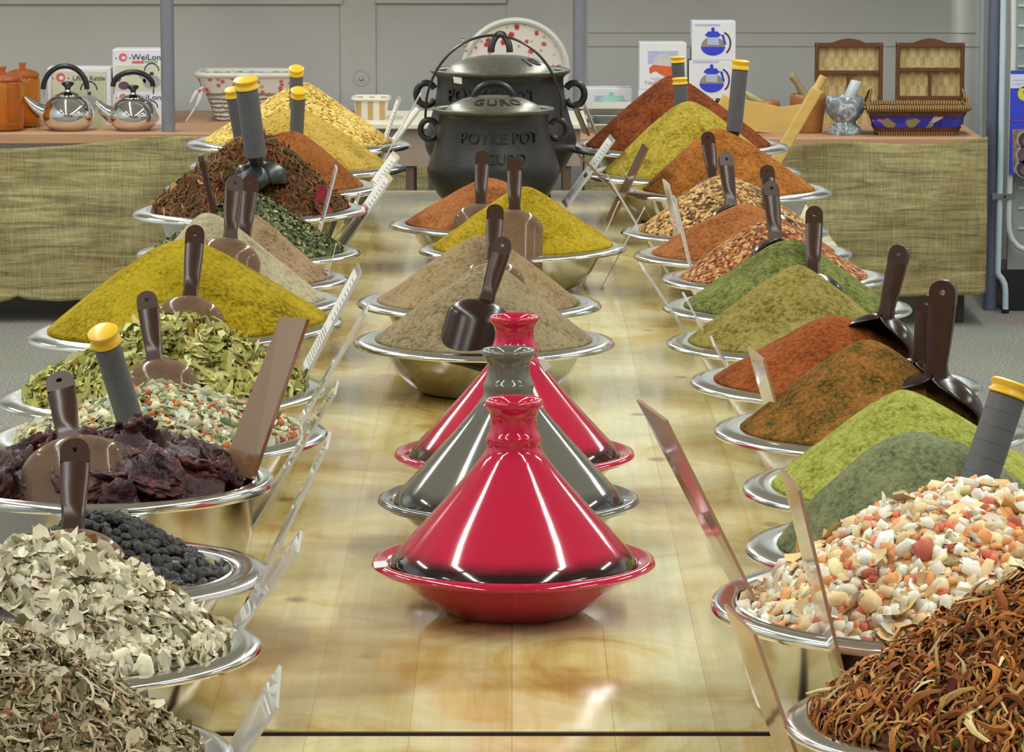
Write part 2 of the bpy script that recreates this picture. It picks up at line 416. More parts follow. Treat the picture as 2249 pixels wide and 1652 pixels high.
class Heap:
    def __init__(s, B, apex_px, a=.14, drop=None, rough=.004, pw=1.0, yoff=0.0, seed=0, nf=9):
        s.B = B; s.c = B['C']; s.R = B['Rin']; s.a = a; s.rough = rough; s.pw = pw; s.seed = seed; s.nf = nf
        A = at_y(apex_px[0], apex_px[1], B['C'].y + yoff); s.A = A
        f = B['Rin'] / B['R']
        if drop is None: drop = .1 if B['deep'] else (-.02 if f < .845 else -.045)
        s.zb = B['zr'] - drop * B['h']
    def g(s, t):
        a = s.a; return (1 - (math.sqrt(t * t + a * a) - a) / (math.sqrt(1 + a * a) - a)) ** s.pw
    def base(s, x): return s.zb + (x - s.c.x) * s.B['tilt']
    def z_at(s, x, y, t):
        b = s.base(x); n = noise.noise(Vector((x * s.nf + s.seed, y * s.nf, s.seed))) + .5 * noise.noise(Vector((x * s.nf * 3, y * s.nf * 3, s.seed + 3)))
        return b + (s.A.z - b) * s.g(t) + s.rough * n * min(1, (1.02 - t) * 5)
    def polar(s, t, th):
        bx = s.c.x + s.R * math.cos(th); by = s.c.y + s.R * math.sin(th)
        x = s.A.x + (bx - s.A.x) * t; y = s.A.y + (by - s.A.y) * t
        return Vector((x, y, s.z_at(x, y, t)))
    def h(s, x, y):
        dx, dy = x - s.A.x, y - s.A.y; L = math.hypot(dx, dy)
        if L < 1e-6: return s.z_at(x, y, 0)
        ux, uy = dx / L, dy / L; fx, fy = s.A.x - s.c.x, s.A.y - s.c.y
        b = fx * ux + fy * uy; c = fx * fx + fy * fy - s.R * s.R
        D = -b + math.sqrt(max(0, b * b - c)); t = L / D
        return -9 if t > 1 else s.z_at(x, y, t)
    def hit(s, px, py):
        d = ray(px, py); y = s.c.y - s.R * 1.2
        while y < s.c.y + s.R * 1.2:
            P = at_y(px, py, y)
            if P.z <= s.h(P.x, P.y): return P
            y += .003
        return None
    def normal(s, P):
        e = .006; h = s.h
        return Vector((h(P.x - e, P.y) - h(P.x + e, P.y), h(P.x, P.y - e) - h(P.x, P.y + e), 2 * e)).normalized()
    def mb(s, nr=46, nt=112):
        m = MB(); m.grid(lambda i, j: s.polar((j / (nr - 1)) ** 1.0, 2 * PI * i / nt), nt, nr, wrap=True)
        # a closed skirt down into the bowl
        o = len(m.v)
        ring = [m.v[i * nr + nr - 1] for i in range(nt)]
        lo = [Vector((s.c.x + (p.x - s.c.x) * .84, s.c.y + (p.y - s.c.y) * .84, p.z - .24 * s.B['h'])) for p in ring]
        m.v += lo
        for i in range(nt):
            j = (i + 1) % nt; m.f.append((i * nr + nr - 1, j * nr + nr - 1, o + j, o + i)); m.c.append(None)
        m.f.append(tuple(o + i for i in range(nt))); m.c.append(None)
        return m
HEAPS = {}
def heap(key, apex, mat, label, name='spice_heap', cat='spice', pieces=None, base=(120, 110, 90), **kw):
    H = Heap(BOWLS[key], apex, seed=len(HEAPS) * 3.7, **kw); HEAPS[key] = H
    m = H.mb(); bc = srgb(*base); m.c = [bc] * len(m.f)
    if pieces: pieces(H, m)
    o = m.obj(name, mat, smooth=180 if not pieces else 75, recalc=False, cols=bool(pieces))
    tag(o, label, cat, kind='stuff'); return H

# pieces scattered on a heap (chopped vegetables, flakes, shreds)
def frame(n, spin, tilt):
    n = (n + Vector((rnd.gauss(0, tilt), rnd.gauss(0, tilt), rnd.gauss(0, tilt)))).normalized()
    u = n.cross(Vector((math.cos(spin), math.sin(spin), .13))).normalized(); return u, n.cross(u), n
def flake(m, P, n, L, W, col, curl, tilt=.45):
    u, w, n = frame(n, rnd.uniform(0, 6.28), tilt); vs = []; k = 9
    ph = rnd.uniform(0, 6.28); e = rnd.uniform(.05, .22); ph2 = rnd.uniform(0, 6.28)
    for i in range(k):
        a = 2 * PI * i / k; r = 1 + e * math.cos(2 * a + ph) + .12 * math.cos(3 * a + ph2) + rnd.uniform(-.06, .06)
        x = math.cos(a) * L * r; y = math.sin(a) * W * r
        vs.append(P + u * x + w * y + n * (curl * (x * x / L * (1 if e > .1 else -.6) + .7 * y * y / W) + .0016))
    vs.append(P + n * (.0016 - curl * L * .12))
    m.add(vs, [(i, (i + 1) % k, k) for i in range(k)], col)
_b = bmesh.new(); bmesh.ops.create_icosphere(_b, subdivisions=1, radius=1)
ICO_V = [v.co.copy() for v in _b.verts]; ICO_F = [tuple(v.index for v in f.verts) for f in _b.faces]; _b.free()
def chunk(m, P, n, L, W, col, _c=0, tilt=.6):
    u, w, n = frame(n, rnd.uniform(0, 6.28), tilt); T = W * rnd.uniform(.45, .85); vs = []
    for q in ICO_V:
        k = rnd.uniform(.72, 1.15); x, y, z = q * k
        x = math.copysign(abs(x) ** .8, x); y = math.copysign(abs(y) ** .8, y)
        vs.append(P + u * x * L + w * y * W + n * (z * T + T * .4))
    m.add(vs, ICO_F, col)
def shred(m, P, n, L, W, col, curl, tilt=.5):
    u, w, n = frame(n, rnd.uniform(0, 6.28), tilt); vs = []; k = 5; b = rnd.uniform(-1, 1) * curl; c2 = rnd.uniform(0, 1) * curl
    for i in range(k):
        x = (i / (k - 1) * 2 - 1) * L; wd = W * (1 - .5 * abs(i / (k - 1) * 2 - 1))
        c = P + u * x + w * (b * x * x / L) + n * (.002 + W * .6 + c2 * (L - x * x / L) * .7)
        vs += [c - w * wd, c + n * wd * .8, c + w * wd]
    fs = []
    for i in range(k - 1):
        for j in range(2): fs.append((i * 3 + j, i * 3 + j + 1, i * 3 + j + 4, i * 3 + j + 3))
    m.add(vs, fs, col)
def scatter(kinds, n):
    """kinds: list of (weight, fn, length, width, colour, curl)"""
    tot = sum(k[0] for k in kinds)
    def go(H, m):
        for _ in range(n):
            t = math.sqrt(rnd.random()) * .995; th = rnd.uniform(0, 2 * PI)
            P = H.polar(t, th); r = rnd.random() * tot
            for k in kinds:
                r -= k[0]
                if r <= 0: break
            f = math.exp(rnd.gauss(0, .3)); v = rnd.uniform(.82, 1.12); c = srgb(*[min(255, x * v) for x in k[4]])
            k[1](m, P, H.normal(P), k[2] * f, k[3] * f, c, k[5])
    return go

L_ = 'left-hand row'; R_ = 'right-hand row'
# --- left row, farthest first
bowl('A', 408, 311, 902, 313, 'large steel bowl of pale yellow grain, farthest in the left-hand row', .5)
bowl('B', 414, 361, 892, 364, 'steel bowl of smooth yellow powder, second from the far end on the left', .5)
bowl('C', 361, 410, 838, 407, 'steel bowl of orange powder behind the red-brown tea mix on the left', .55)
bowl('D', 292, 466, 806, 456, 'deep steel bowl of red-brown petal mix with a grey-handled scoop', .52)
bowl('E', 300, 554, 793, 549, 'steel bowl of dark green dried herb, left-hand row', .39)
bowl('F', 263, 611, 766, 608, 'steel bowl of brown powder behind the whitish powder, left-hand row', .4)
bowl('G', 232, 668, 755, 656, 'steel bowl of whitish powder behind the big yellow heap', .44)
bowl('H', 65, 742, 760, 705, 'wide steel bowl of bright yellow powder on the left', .43, fill=.885)
bowl('I', 0, 880, 720, 850, 'steel bowl of pale green dried leaf flakes on the left', .35, fill=.85)
bowl('J', -28, 968, 723, 945, 'steel bowl of white, green and orange vegetable flakes on the left', .4)
bowl('K', -142, 1056, 600, 1046, 'straight-sided steel bowl of dark dried tomatoes on the left', .55, prof=PROF_DEEP, fill=.87)
bowl('L', -170, 1256, 590, 1246, 'steel bowl of black dried berries at the lower left', .4, fill=.745)
bowl('M', -282, 1440, 578, 1406, 'steel bowl of whitish dried mushroom pieces at the lower left', .4)
bowl('N', -350, 1656, 512, 1648, 'nearest steel bowl at the lower left corner, grey-brown herb mix', .4)
# --- middle
bowl('C1', 855, 490, 1293, 490, 'farthest steel bowl in the middle of the table, orange powder', .4, fill=.84)
bowl('C2', 920, 547, 1377, 541, 'middle steel bowl of yellow powder in front of the orange one', .4, fill=.87)
bowl('C3', 782, 661, 1320, 667, 'middle steel bowl of grey-brown powder, behind its twin', .4)
bowl('C4', 775, 746, 1350, 748, 'middle steel bowl of grey-brown powder just behind the tagines', .4)
# --- right row
bowl('R1', 1245, 319, 1734, 319, 'steel bowl of dark red powder, farthest in the right-hand row', .45)
bowl('R2', 1283, 379, 1761, 376, 'steel bowl of mustard yellow powder, second from the far end on the right', .45)
bowl('R3', 1373, 416, 1828, 417, 'steel bowl of orange and green-speckled powder on the far right', .5)
bowl('R4', 1363, 505, 1821, 505, 'steel bowl of mixed tan seeds on the right', .4)
bowl('R5', 1392, 557, 1873, 554, 'steel bowl of fine orange powder between two seed mixes', .4)
bowl('R6', 1453, 609, 1947, 608, 'steel bowl of red-brown seed mix on the right', .4)
bowl('R7', 1455, 670, 2003, 674, 'steel bowl of bright green herb powder on the right', .4)
bowl('R8', 1463, 747, 2029, 752, 'steel bowl of olive tan powder on the right', .4)
bowl('R9', 1513, 832, 2155, 848, 'steel bowl of rust-red powder on the right', .4)
bowl('R10', 1567, 936, 2257, 946, 'steel bowl of orange and green rub on the right', .4)
bowl('R11', 1630, 1063, 2389, 1072, 'steel bowl of lime-yellow powder on the right', .4)
bowl('R12', 1637, 1192, 2462, 1202, 'steel bowl of grey-green powder on the right', .4)
bowl('R13', 1563, 1312, 2640, 1330, 'wide steel pan of pink and white soup mix at the lower right', .43, prof=PROF_DEEP, fill=.87)
bowl('R14', 1725, 1576, 2645, 1580, 'nearest steel bowl at the lower right corner, orange shredded mix', .4, fill=.86)

P_ = powder
heap('A', (662, 182), seeds('pale_grain', [(150, 112, 40), (206, 168, 70), (226, 192, 96), (240, 214, 130)], 190), 'heap of pale yellow cracked grain at the far left', name='grain_heap', cat='grain', rough=.006)
heap('B', (640, 240), P_('yellow_powder', [(156, 124, 50), (184, 152, 68), (200, 172, 88)], bump=.3), 'smooth heap of dull yellow powder in front of the pale grain', a=.25)
heap('C', (640, 291), P_('orange_powder', [(114, 66, 28), (142, 84, 40), (162, 102, 56)], bump=.4), 'heap of orange-brown powder behind the petal mix on the left', a=.22)
tea = scatter([(5, shred, .009, .0014, (128, 74, 36), .5), (4, shred, .009, .0014, (128, 98, 44), .5), (3, shred, .01, .0014, (86, 74, 38), .5), (1.2, flake, .006, .004, (150, 66, 34), .3),
               (.14, flake, .011, .007, (206, 150, 96), .3), (.03, flake, .016, .013, (160, 44, 62), .6)], 3000)
heap('D', (560, 298), attr_mat('petal_mix'), 'heap of red-brown tea mix with rose petals around a grey-handled scoop', name='tea_heap', cat='tea', pieces=tea, base=(92, 54, 26), a=.2)
herb = scatter([(5, flake, .005, .0025, (104, 112, 74), .3), (4, flake, .005, .0025, (134, 136, 92), .3), (2, flake, .005, .002, (176, 172, 122), .3), (2, flake, .005, .0025, (66, 74, 48), .3)], 3600)
heap('E', (548, 430), attr_mat('dark_herb'), 'heap of dark green dried herb under the red-brown tea mix', name='herb_heap', cat='herb', pieces=herb, base=(78, 84, 56), a=.2)
heap('F', (545, 470), P_('brown_powder', [(128, 104, 76), (158, 132, 100), (172, 148, 116)], bump=.3), 'heap of brown powder on the left between herb and whitish powder', a=.12)
heap('G', (452, 470), P_('whitish_powder', [(150, 138, 108), (178, 166, 134), (194, 184, 154)], bump=.35), 'heap of whitish powder behind the bright yellow heap', a=.18)
heap('H', (398, 527), P_('turmeric_powder', [(126, 106, 14), (166, 142, 24), (184, 164, 42)], bump=.45, big=7), 'big heap of bright yellow powder on the left', a=.2, pw=.96)
leaf = scatter([(5, flake, .008, .005, (176, 176, 96), .35), (4, flake, .008, .004, (206, 202, 130), .4), (3, flake, .007, .004, (138, 142, 66), .35), (2, shred, .009, .0022, (196, 190, 112), .6), (1.3, flake, .011, .008, (222, 220, 160), .2), (.5, flake, .006, .004, (204, 122, 56), .3), (1.2, flake, .007, .004, (170, 140, 62), .3)], 3400)
heap('I', (395, 700), attr_mat('leaf_flakes'), 'heap of pale green dried leek and leaf flakes on the left', name='leaf_heap', cat='dried vegetables', pieces=leaf, base=(128, 124, 58), a=.22)
veg = scatter([(5, chunk, .0052, .0036, (214, 206, 168), 0), (3, flake, .006, .004, (196, 196, 150), .3), (2.6, chunk, .005, .003, (150, 160, 116), 0), (2.2, chunk, .005, .0034, (206, 110, 58), 0), (1.4, flake, .0055, .004, (206, 214, 200), .3), (.8, chunk, .005, .003, (96, 120, 86), 0)], 3800)
heap('J', (365, 850), attr_mat('vegetable_flakes'), 'heap of white, green and orange chopped dried vegetables', name='vegetable_heap', cat='dried vegetables', pieces=veg, base=(150, 142, 104), a=.3, rough=.008)
heap('K', (300, 985), powder('tomato_mass', [(40, 18, 18), (64, 26, 24), (84, 40, 34)], 60, 20, .8, .01), 'dark mass beneath the loose dried tomatoes', name='tomato_heap', cat='dried tomatoes', rough=.014, a=.4, nf=14, drop=.2)
heap('L', (215, 1142), powder('berry_mass', [(14, 12, 13), (30, 26, 26), (44, 38, 38)], 80, 24, .8, .01), 'dark mass beneath the loose black berries', name='berry_heap', cat='dried berries', rough=.006, a=.3, drop=.2)
mush = scatter([(5, flake, .0095, .0052, (226, 218, 190), .3), (5, flake, .0075, .0055, (244, 236, 212), .3), (3, flake, .006, .0035, (178, 168, 134), .4), (5, chunk, .0075, .0042, (232, 224, 196), 0), (3, chunk, .0055, .003, (204, 194, 160), 0), (.35, flake, .008, .004, (132, 92, 56), .5), (.5, shred, .009, .003, (212, 204, 176), .5)], 4200)
heap('M', (95, 1192), attr_mat('mushroom_pieces'), 'heap of whitish dried mushroom pieces at the lower left', name='mushroom_heap', cat='dried mushrooms', pieces=mush, base=(128, 120, 88), a=.3, rough=.008)
mixn = scatter([(5, flake, .005, .0022, (176, 160, 126), .4), (3, shred, .006, .0011, (198, 184, 152), .5), (4, chunk, .0034, .002, (150, 116, 84), 0), (2, flake, .006, .003, (116, 112, 78), .3), (.4, chunk, .004, .002, (150, 98, 68), 0), (.5, flake, .009, .004, (206, 196, 166), .3)], 7000)
heap('N', (-70, 1362), attr_mat('herb_mix'), 'heap of grey-brown chopped herb mix in the lower left corner', name='herb_heap', cat='herb', pieces=mixn, base=(122, 104, 78), a=.25)
heap('C1', (1076, 391), P_('paprika_powder', [(132, 76, 38), (158, 98, 54), (176, 114, 68)], bump=.35), 'heap of orange powder in front of the black pots', a=.16)
heap('C2', (1157, 406), P_('mustard_powder', [(138, 116, 18), (170, 144, 30), (186, 164, 50)], bump=.35), 'heap of yellow powder in the middle of the table', a=.14)
heap('C3', (1060, 514), P_('grey_spice', [(128, 108, 76), (154, 132, 98), (168, 146, 112)], bump=.35), 'farther heap of grey-brown powder in the middle', a=.12)
heap('C4', (1068, 578), P_('grey_brown_spice', [(126, 110, 82), (152, 136, 104), (168, 152, 120)], bump=.4), 'nearer heap of grey-brown powder behind the tagines', a=.14)
heap('R1', (1474, 164), P_('dark_red_powder', [(90, 42, 20), (118, 58, 28), (142, 78, 40)], 130, 20), 'heap of dark red powder at the far right', a=.12)
heap('R2', (1512, 222), P_('mustard_yellow', [(136, 116, 34), (168, 148, 52), (188, 170, 76)], 140, 14), 'heap of mustard yellow powder at the far right', a=.18)
heap('R3', (1572, 281), P_('orange_green_powder', [(96, 78, 28), (144, 90, 34), (164, 100, 42), (184, 120, 60)], 130, 8), 'heap of orange powder with a green tinge at the far right', a=.16)
heap('R4', (1594, 386), seeds('tan_seed_mix', [(88, 54, 26), (150, 104, 52), (190, 148, 88), (216, 182, 124), (126, 74, 34)], 170), 'heap of mixed tan seeds on the right', name='seed_heap', cat='seeds', a=.3, rough=.006)
heap('R5', (1640, 447), P_('fine_orange', [(130, 76, 36), (152, 92, 48), (170, 108, 62)], bump=.3), 'heap of fine orange powder between the seed mixes', a=.14)
heap('R6', (1690, 484), seeds('red_seed_mix', [(92, 46, 20), (154, 82, 40), (180, 116, 62), (206, 166, 106), (128, 58, 26)], 180), 'heap of red-brown seed mix with a brown scoop', name='seed_heap', cat='seeds', a=.2, rough=.006)
heap('R7', (1735, 526), P_('green_herb_powder', [(84, 90, 42), (112, 118, 62), (142, 148, 82)], 150, 12), 'heap of bright green herb powder on the right', name='herb_heap', cat='herb', a=.16)
heap('R8', (1748, 584), P_('olive_powder', [(114, 102, 46), (148, 134, 70), (168, 152, 88)], 150, 14), 'heap of olive tan powder on the right', a=.12)
heap('R9', (1835, 697), P_('rust_powder', [(118, 58, 22), (140, 74, 32), (162, 92, 48)], bump=.35), 'heap of rust-red powder on the right', a=.18)
heap('R10', (1905, 748), P_('orange_green_rub', [(74, 76, 36), (122, 96, 42), (158, 106, 48), (180, 126, 66)], 190, 22, .7), 'heap of orange rub flecked with green on the right', a=.16)
heap('R11', (1985, 853), P_('lime_powder', [(138, 142, 50), (168, 172, 78), (188, 192, 102)], 150, 16, .6), 'heap of lime-yellow powder on the right', a=.13)
heap('R12', (2010, 952), P_('grey_green_powder', [(96, 102, 68), (118, 123, 88), (138, 145, 108)], 170, 9, .4), 'heap of grey-green powder on the right', a=.42, rough=.006)
soup = scatter([(6, chunk, .007, .005, (255, 246, 226), 0), (3.2, chunk, .0072, .005, (248, 220, 168), 0), (2.8, chunk, .007, .0048, (240, 168, 108), 0), (2, chunk, .006, .0045, (228, 122, 96), 0), (.8, flake, .007, .005, (246, 222, 162), .3), (.8, flake, .008, .005, (255, 248, 234), .3), (.25, flake, .010, .008, (226, 196, 140), .5), (.9, chunk, .006, .0045, (196, 176, 120), 0)], 4200)
heap('R13', (2125, 1072), attr_mat('soup_mix', .55), 'heap of pink, white and orange soup mix at the lower right', name='soup_mix_heap', cat='dried vegetables', pieces=soup, base=(206, 160, 116), a=.4, rough=.008)
orng = scatter([(4.5, shred, .0075, .0016, (180, 112, 48), .8), (4, shred, .007, .0015, (142, 80, 36), .8), (2.6, shred, .008, .0014, (200, 154, 92), .8), (2, flake, .005, .0028, (118, 34, 40), .4), (2, flake, .005, .0022, (84, 62, 36), .4), (2.4, flake, .0055, .0022, (106, 104, 60), .4), (1.2, shred, .008, .0015, (120, 60, 30), .6), (.3, shred, .011, .0015, (226, 204, 150), .9)], 7500)
heap('R14', (2330, 1262), attr_mat('orange_shreds'), 'heap of orange shredded flower and vegetable mix in the lower right corner', name='shred_heap', cat='tea', pieces=orng, base=(104, 60, 26), a=.25)

# loose dried tomatoes and berries: every one an object
def blob(name, L, W, T, amp, sc, mat, seed, cup=0.0):
    b = bmesh.new(); bmesh.ops.create_icosphere(b, subdivisions=4 if amp > .35 else 3, radius=1)
    for v in b.verts:
        p = v.co.copy(); n = noise.noise(p * sc + Vector((seed, 0, 0))) + .6 * noise.noise(p * sc * 2.3 + Vector((0, seed, 0))) + .3 * noise.noise(p * sc * 5 + Vector((0, seed, 2)))
        k = 1 + amp * n
        v.co = Vector((p.x * L * k, p.y * W * k, p.z * T * k + cup * (p.x * p.x + .5 * p.y * p.y) * T))
    me = bpy.data.meshes.new(name); b.to_mesh(me); b.free(); me.materials.append(mat); me.shade_smooth(); return me
TOM = NT('dried_tomato'); n_ = TOM.noise(TOM.coord(), 60, 5, .7)
TOM.link(TOM.ramp(n_.outputs['Fac'], [(.34, srgb(30, 14, 18)), (.52, srgb(62, 24, 30)), (.7, srgb(116, 58, 48))]), TOM.b.inputs['Base Color'])
TOM.set(Roughness=.38); TOM.bump(n_.outputs['Fac'], .9, .006); TOM = TOM.m
BER = NT('dried_berry'); n_ = BER.noise(BER.coord(), 260, 4, .7)
BER.link(BER.ramp(n_.outputs['Fac'], [(.3, srgb(9, 8, 9)), (.7, srgb(40, 35, 35))]), BER.b.inputs['Base Color'])
BER.set(Roughness=.5); BER.bump(n_.outputs['Fac'], .7, .002); BER = BER.m
BERG = plain('pale_green_berry', srgb(140, 136, 84), .6, var=.2); BERR = plain('reddish_berry', srgb(104, 50, 44), .5, var=.2)
tv = [blob('dried_tomato', .028, .021, .0095, .42, 1.8, TOM, i * 5.1, 1.0) for i in range(6)]
bv = [blob('dried_berry', .0086, .0064, .0054, .34, 2.6, BER, i * 3.3) for i in range(4)]
bg = [blob('dried_berry', .007, .0042, .004, .25, 2.2, BERG, 9.0), blob('dried_berry', .0078, .0055, .005, .25, 2.2, BERR, 4.0)]
def loose(key, n, variants, name, label, cat, group, sink, tilt, tmax=.96, minc=0):
    H = HEAPS[key]; k = 0; pts = []; tries = 0
    while k < n and tries < n * 40:
        tries += 1
        t = math.sqrt(rnd.random()) * tmax; th = rnd.uniform(0, 2 * PI); P = H.polar(t, th)
        if (P.y - H.c.y) > H.R * .45 or (P.x - CX / F) > 9: continue
        px = CX + P.x / depth(P) * F
        if px < -60: continue
        if any((P - q).length < minc for q in pts): continue
        pts.append(P); nrm = H.normal(P); u, w, nn = frame(nrm, rnd.uniform(0, 6.28), tilt)
        o = bpy.data.objects.new(name, rnd.choice(variants)); COL.objects.link(o)
        M = Matrix((u, w, nn)).transposed().to_4x4(); s = rnd.uniform(.8, 1.25)
        o.matrix_world = Matrix.Translation(P + nn * sink) @ M @ Matrix.Scale(s, 4)
        tag(o, label, cat, group); k += 1
loose('K', 70, tv, 'dried_tomato', 'crumpled dark dried tomato in the straight-sided steel bowl', 'dried tomato', 'dried tomatoes in the left bowl', .004, .5, tmax=.84, minc=.017)
loose('L', 270, bv * 5, 'dried_berry', 'black wrinkled dried berry in the lower left steel bowl', 'dried berry', 'black dried berries in the bowl', .003, .5, minc=.0085)
loose('L', 7, bg[:1], 'dried_berry', 'small pale green berry among the black dried berries', 'dried berry', 'pale green berries among the black ones', .007, .5, minc=.02)
loose('L', 5, bg[1:], 'dried_berry', 'reddish dried berry among the black dried berries', 'dried berry', 'reddish berries among the black ones', .007, .5, minc=.02)

# ------------------------------------------------------------------ scoops
def handle_mb(L=.098, w0=.0095, w1=.0125, t=.0048):
    """flat rounded handle along +Z with a real hole near its end"""
    m = MB(); zc = L - w1; n = 24; outer = []; inner = []
    for i in range(n):
        a = 2 * PI * i / n - PI / 2
        x, z = math.cos(a), math.sin(a)
        if z >= 0: ox, oz = x * w1, zc + z * w1
        else:
            q = max(abs(x), abs(z)); ox, oz = x / q * w1, zc + z / q * w1
        outer.append((ox, oz)); inner.append((x * .0028, zc + z * .0028))
    for y, flip in ((-t, 0), (t, 1)):
        vs = [(x, y, z) for x, z in outer] + [(x, y, z) for x, z in inner]
        m.add(vs, [(i, (i + 1) % n, n + (i + 1) % n, n + i) for i in range(n)])
    side = [(x, z) for x, z in outer if z >= zc - w1 * .9]
    m.add([(x, -t, z) for x, z in inner] + [(x, t, z) for x, z in inner], [(i, (i + 1) % n, n + (i + 1) % n, n + i) for i in range(n)])
    m.add([(x, -t, z) for x, z in outer] + [(x, t, z) for x, z in outer], [(i, (i + 1) % n, n + (i + 1) % n, n + i) for i in range(n)])
    zs = [zc - w1, L * .55, L * .3, .012, -.006]; ws = [w1, w1 * .97, w1 * .86, w0, w0 * 1.25]; ts = [t, t, t * 1.05, t * 1.1, t * 1.3]
    vs = []
    for z, w_, tt in zip(zs, ws, ts):
        vs += [(-w_, -tt * .6, z), (-w_ * .75, -tt, z), (w_ * .75, -tt, z), (w_, -tt * .6, z), (w_, tt * .6, z), (w_ * .75, tt, z), (-w_ * .75, tt, z), (-w_, tt * .6, z)]
    fs = []
    for i in range(len(zs) - 1):
        for k in range(8): fs.append((i * 8 + k, i * 8 + (k + 1) % 8, (i + 1) * 8 + (k + 1) % 8, (i + 1) * 8 + k))
    m.add(vs, fs); return m
def trough_mb(L=.105, R=.046):
    """rounded shoulder closing into a trough open on its -Y side, running down -Z"""
    m = MB(); nv, nu = 22, 33
    def fn(i, j):
        v = i / (nv - 1); u = j / (nu - 1) * 2 - 1
        s = min(1, v / .3); r = R * (.22 + .78 * math.sin(s * PI / 2) ** .62) * (1 - .06 * max(0, v - .3))
        cov = PI * .999 if v < .3 else PI * (1 - .45 * min(1, (v - .3) / .22) ** 1)
        a = u * cov + PI / 2
        return Vector((r * math.cos(a), r * math.sin(a) * .66, -v * L + (.03 if v > .7 else 0) * 0))
    m.grid(fn, nv, nu); return m
def open_trough_mb(L=.105, R=.046):
    m = MB(); nv, nu = 24, 35
    def fn(i, j):
        v = i / (nv - 1); u = j / (nu - 1) * 2 - 1
        r = R * (.2 + .8 * math.sin(min(1, v / .34) * PI / 2) ** .7)
        cov = PI * (.98 - .42 * min(1, max(0, v - .06) / .3) ** .7); a = u * cov + PI / 2
        return Vector((r * math.cos(a), r * math.sin(a) * .8, -v * L))
    m.grid(fn, nv, nu); return m
handle_me = handle_mb().mesh('handle', BROWN, smooth=35)
trough_me = trough_mb().mesh('scoop_bowl', SCOOPB, smooth=180)
trough_dk = trough_mb().mesh('scoop_bowl', DARKBOWL, smooth=180)
open_dk = open_trough_mb().mesh('scoop_bowl', DARKBOWL, smooth=180)
open_me = open_trough_mb(.105, .05).mesh('scoop_bowl', SCOOPB, smooth=180)
trough_bk = trough_mb(.11, .046).mesh('scoop_bowl', BLACKP, smooth=180)
ring_me = MB().lathe([(.0032, -.0052), (.0046, -.0053), (.0048, -.0049)], 16, ax=Matrix.Translation((0, 0, .098 - .0125)) @ Matrix.Rotation(PI / 2, 4, 'X') @ Matrix.Translation((0, 0, .0102))).mesh('hole_rim', HOLE)
def child(name, me, root, solid=0):
    o = bpy.data.objects.new(name, me); COL.objects.link(o); o.parent = root
    if solid:
        s = o.modifiers.new('wall', 'SOLIDIFY'); s.thickness = solid; s.offset = 0
    return o
def orient(root, P, Z, spin):
    Z = Z.normalized(); back = Vector((0, 1, 0)); Yv = (back - Z * back.dot(Z)).normalized(); Xv = Yv.cross(Z)
    M = Matrix((Xv, Yv, Z)).transposed().to_4x4() @ Matrix.Rotation(math.radians(spin), 4, 'Z')
    root.matrix_world = Matrix.Translation(P) @ M
def scoop(key, top, jun, label, spin=180, dark=False, lean=.055, out=.03, back=0.0, scale=1.0):
    H = HEAPS[key]; P = H.hit(*jun) or at_y(jun[0], jun[1], H.c.y)
    P = at_y(jun[0], jun[1], P.y - out + back)
    T = at_y(top[0], top[1], P.y + lean)
    root = thing('flat_handled_scoop', P, label, 'scoop')
    k = (T - P).length / .098
    child('handle', handle_me, root); child('scoop_bowl', (open_dk if dark else open_me) if abs(spin) < 60 else (trough_dk if dark else trough_me), root, .0022)
    orient(root, P, T - P, spin); root.scale = (scale, scale, k) if abs(k - 1) < .35 else (k, k, k)
    return root
scoop('H', (430, 497), (418, 655), 'brown scoop standing in the bright yellow heap on the left')
scoop('I', (321, 643), (341, 797), 'brown scoop in the pale green leaf flakes')
scoop('K', (130, 822), (152, 975), 'brown scoop in the dried tomatoes, its broad cup facing the viewer', out=.05, lean=.06, scale=1.15)
scoop('L', (166, 968), (160, 1172), 'brown scoop standing in the black berries', out=.045, lean=.06, scale=1.1)
scoop('G', (516, 387), (505, 528), 'brown scoop in the whitish powder, left of its twin', spin=196)
scoop('F', (552, 387), (536, 530), 'brown scoop in the brown powder, right of its twin')
scoop('E', (440, 340), (470, 468), 'brown scoop seen edge-on at the left of the dark herb', spin=95, back=.02, lean=0)
scoop('C1', (1060, 333), (1055, 452), 'brown scoop in the orange powder before the black pots')
scoop('C2', (1130, 347), (1130, 466), 'brown scoop in the yellow powder in the middle')
scoop('C3', (1088, 452), (1083, 578), 'brown scoop half hidden behind another in the farther grey-brown powder')
scoop('C4', (1109, 522), (1068, 662), 'brown scoop in the nearer grey-brown powder, its dark cup broad and low', spin=170, dark=True, out=.024, lean=.022, scale=1.0)
scoop('R3', (1553, 292), (1566, 395), 'grey-brown scoop in the orange-green powder at the far right')
scoop('R4', (1592, 337), (1606, 455), 'brown scoop in the tan seeds with a dark cup', spin=20, dark=True)
scoop('R4', (1684, 365), (1692, 475), 'brown scoop at the right side of the tan seeds', dark=True, back=.03)
scoop('R6', (1691, 400), (1704, 530), 'brown scoop in the red-brown seeds', spin=20, dark=True)
scoop('R7', (1789, 455), (1785, 605), 'brown scoop at the right of the green herb powder', spin=170, dark=True, back=.02)
scoop('R9', (1980, 538), (1945, 692), 'brown scoop with a pale ring on its handle, beside the rust-red powder', spin=-30, dark=True, lean=0, out=.03)
scoop('R10', (2040, 648), (2022, 790), 'brown scoop partly hidden behind the big one on the right', spin=-30, dark=True, lean=0, out=.0)
scoop('R10', (2075, 615), (2056, 822), 'big dark brown scoop with its cup open beside the orange rub', spin=-22, dark=True, lean=0, out=.055, scale=1.25)
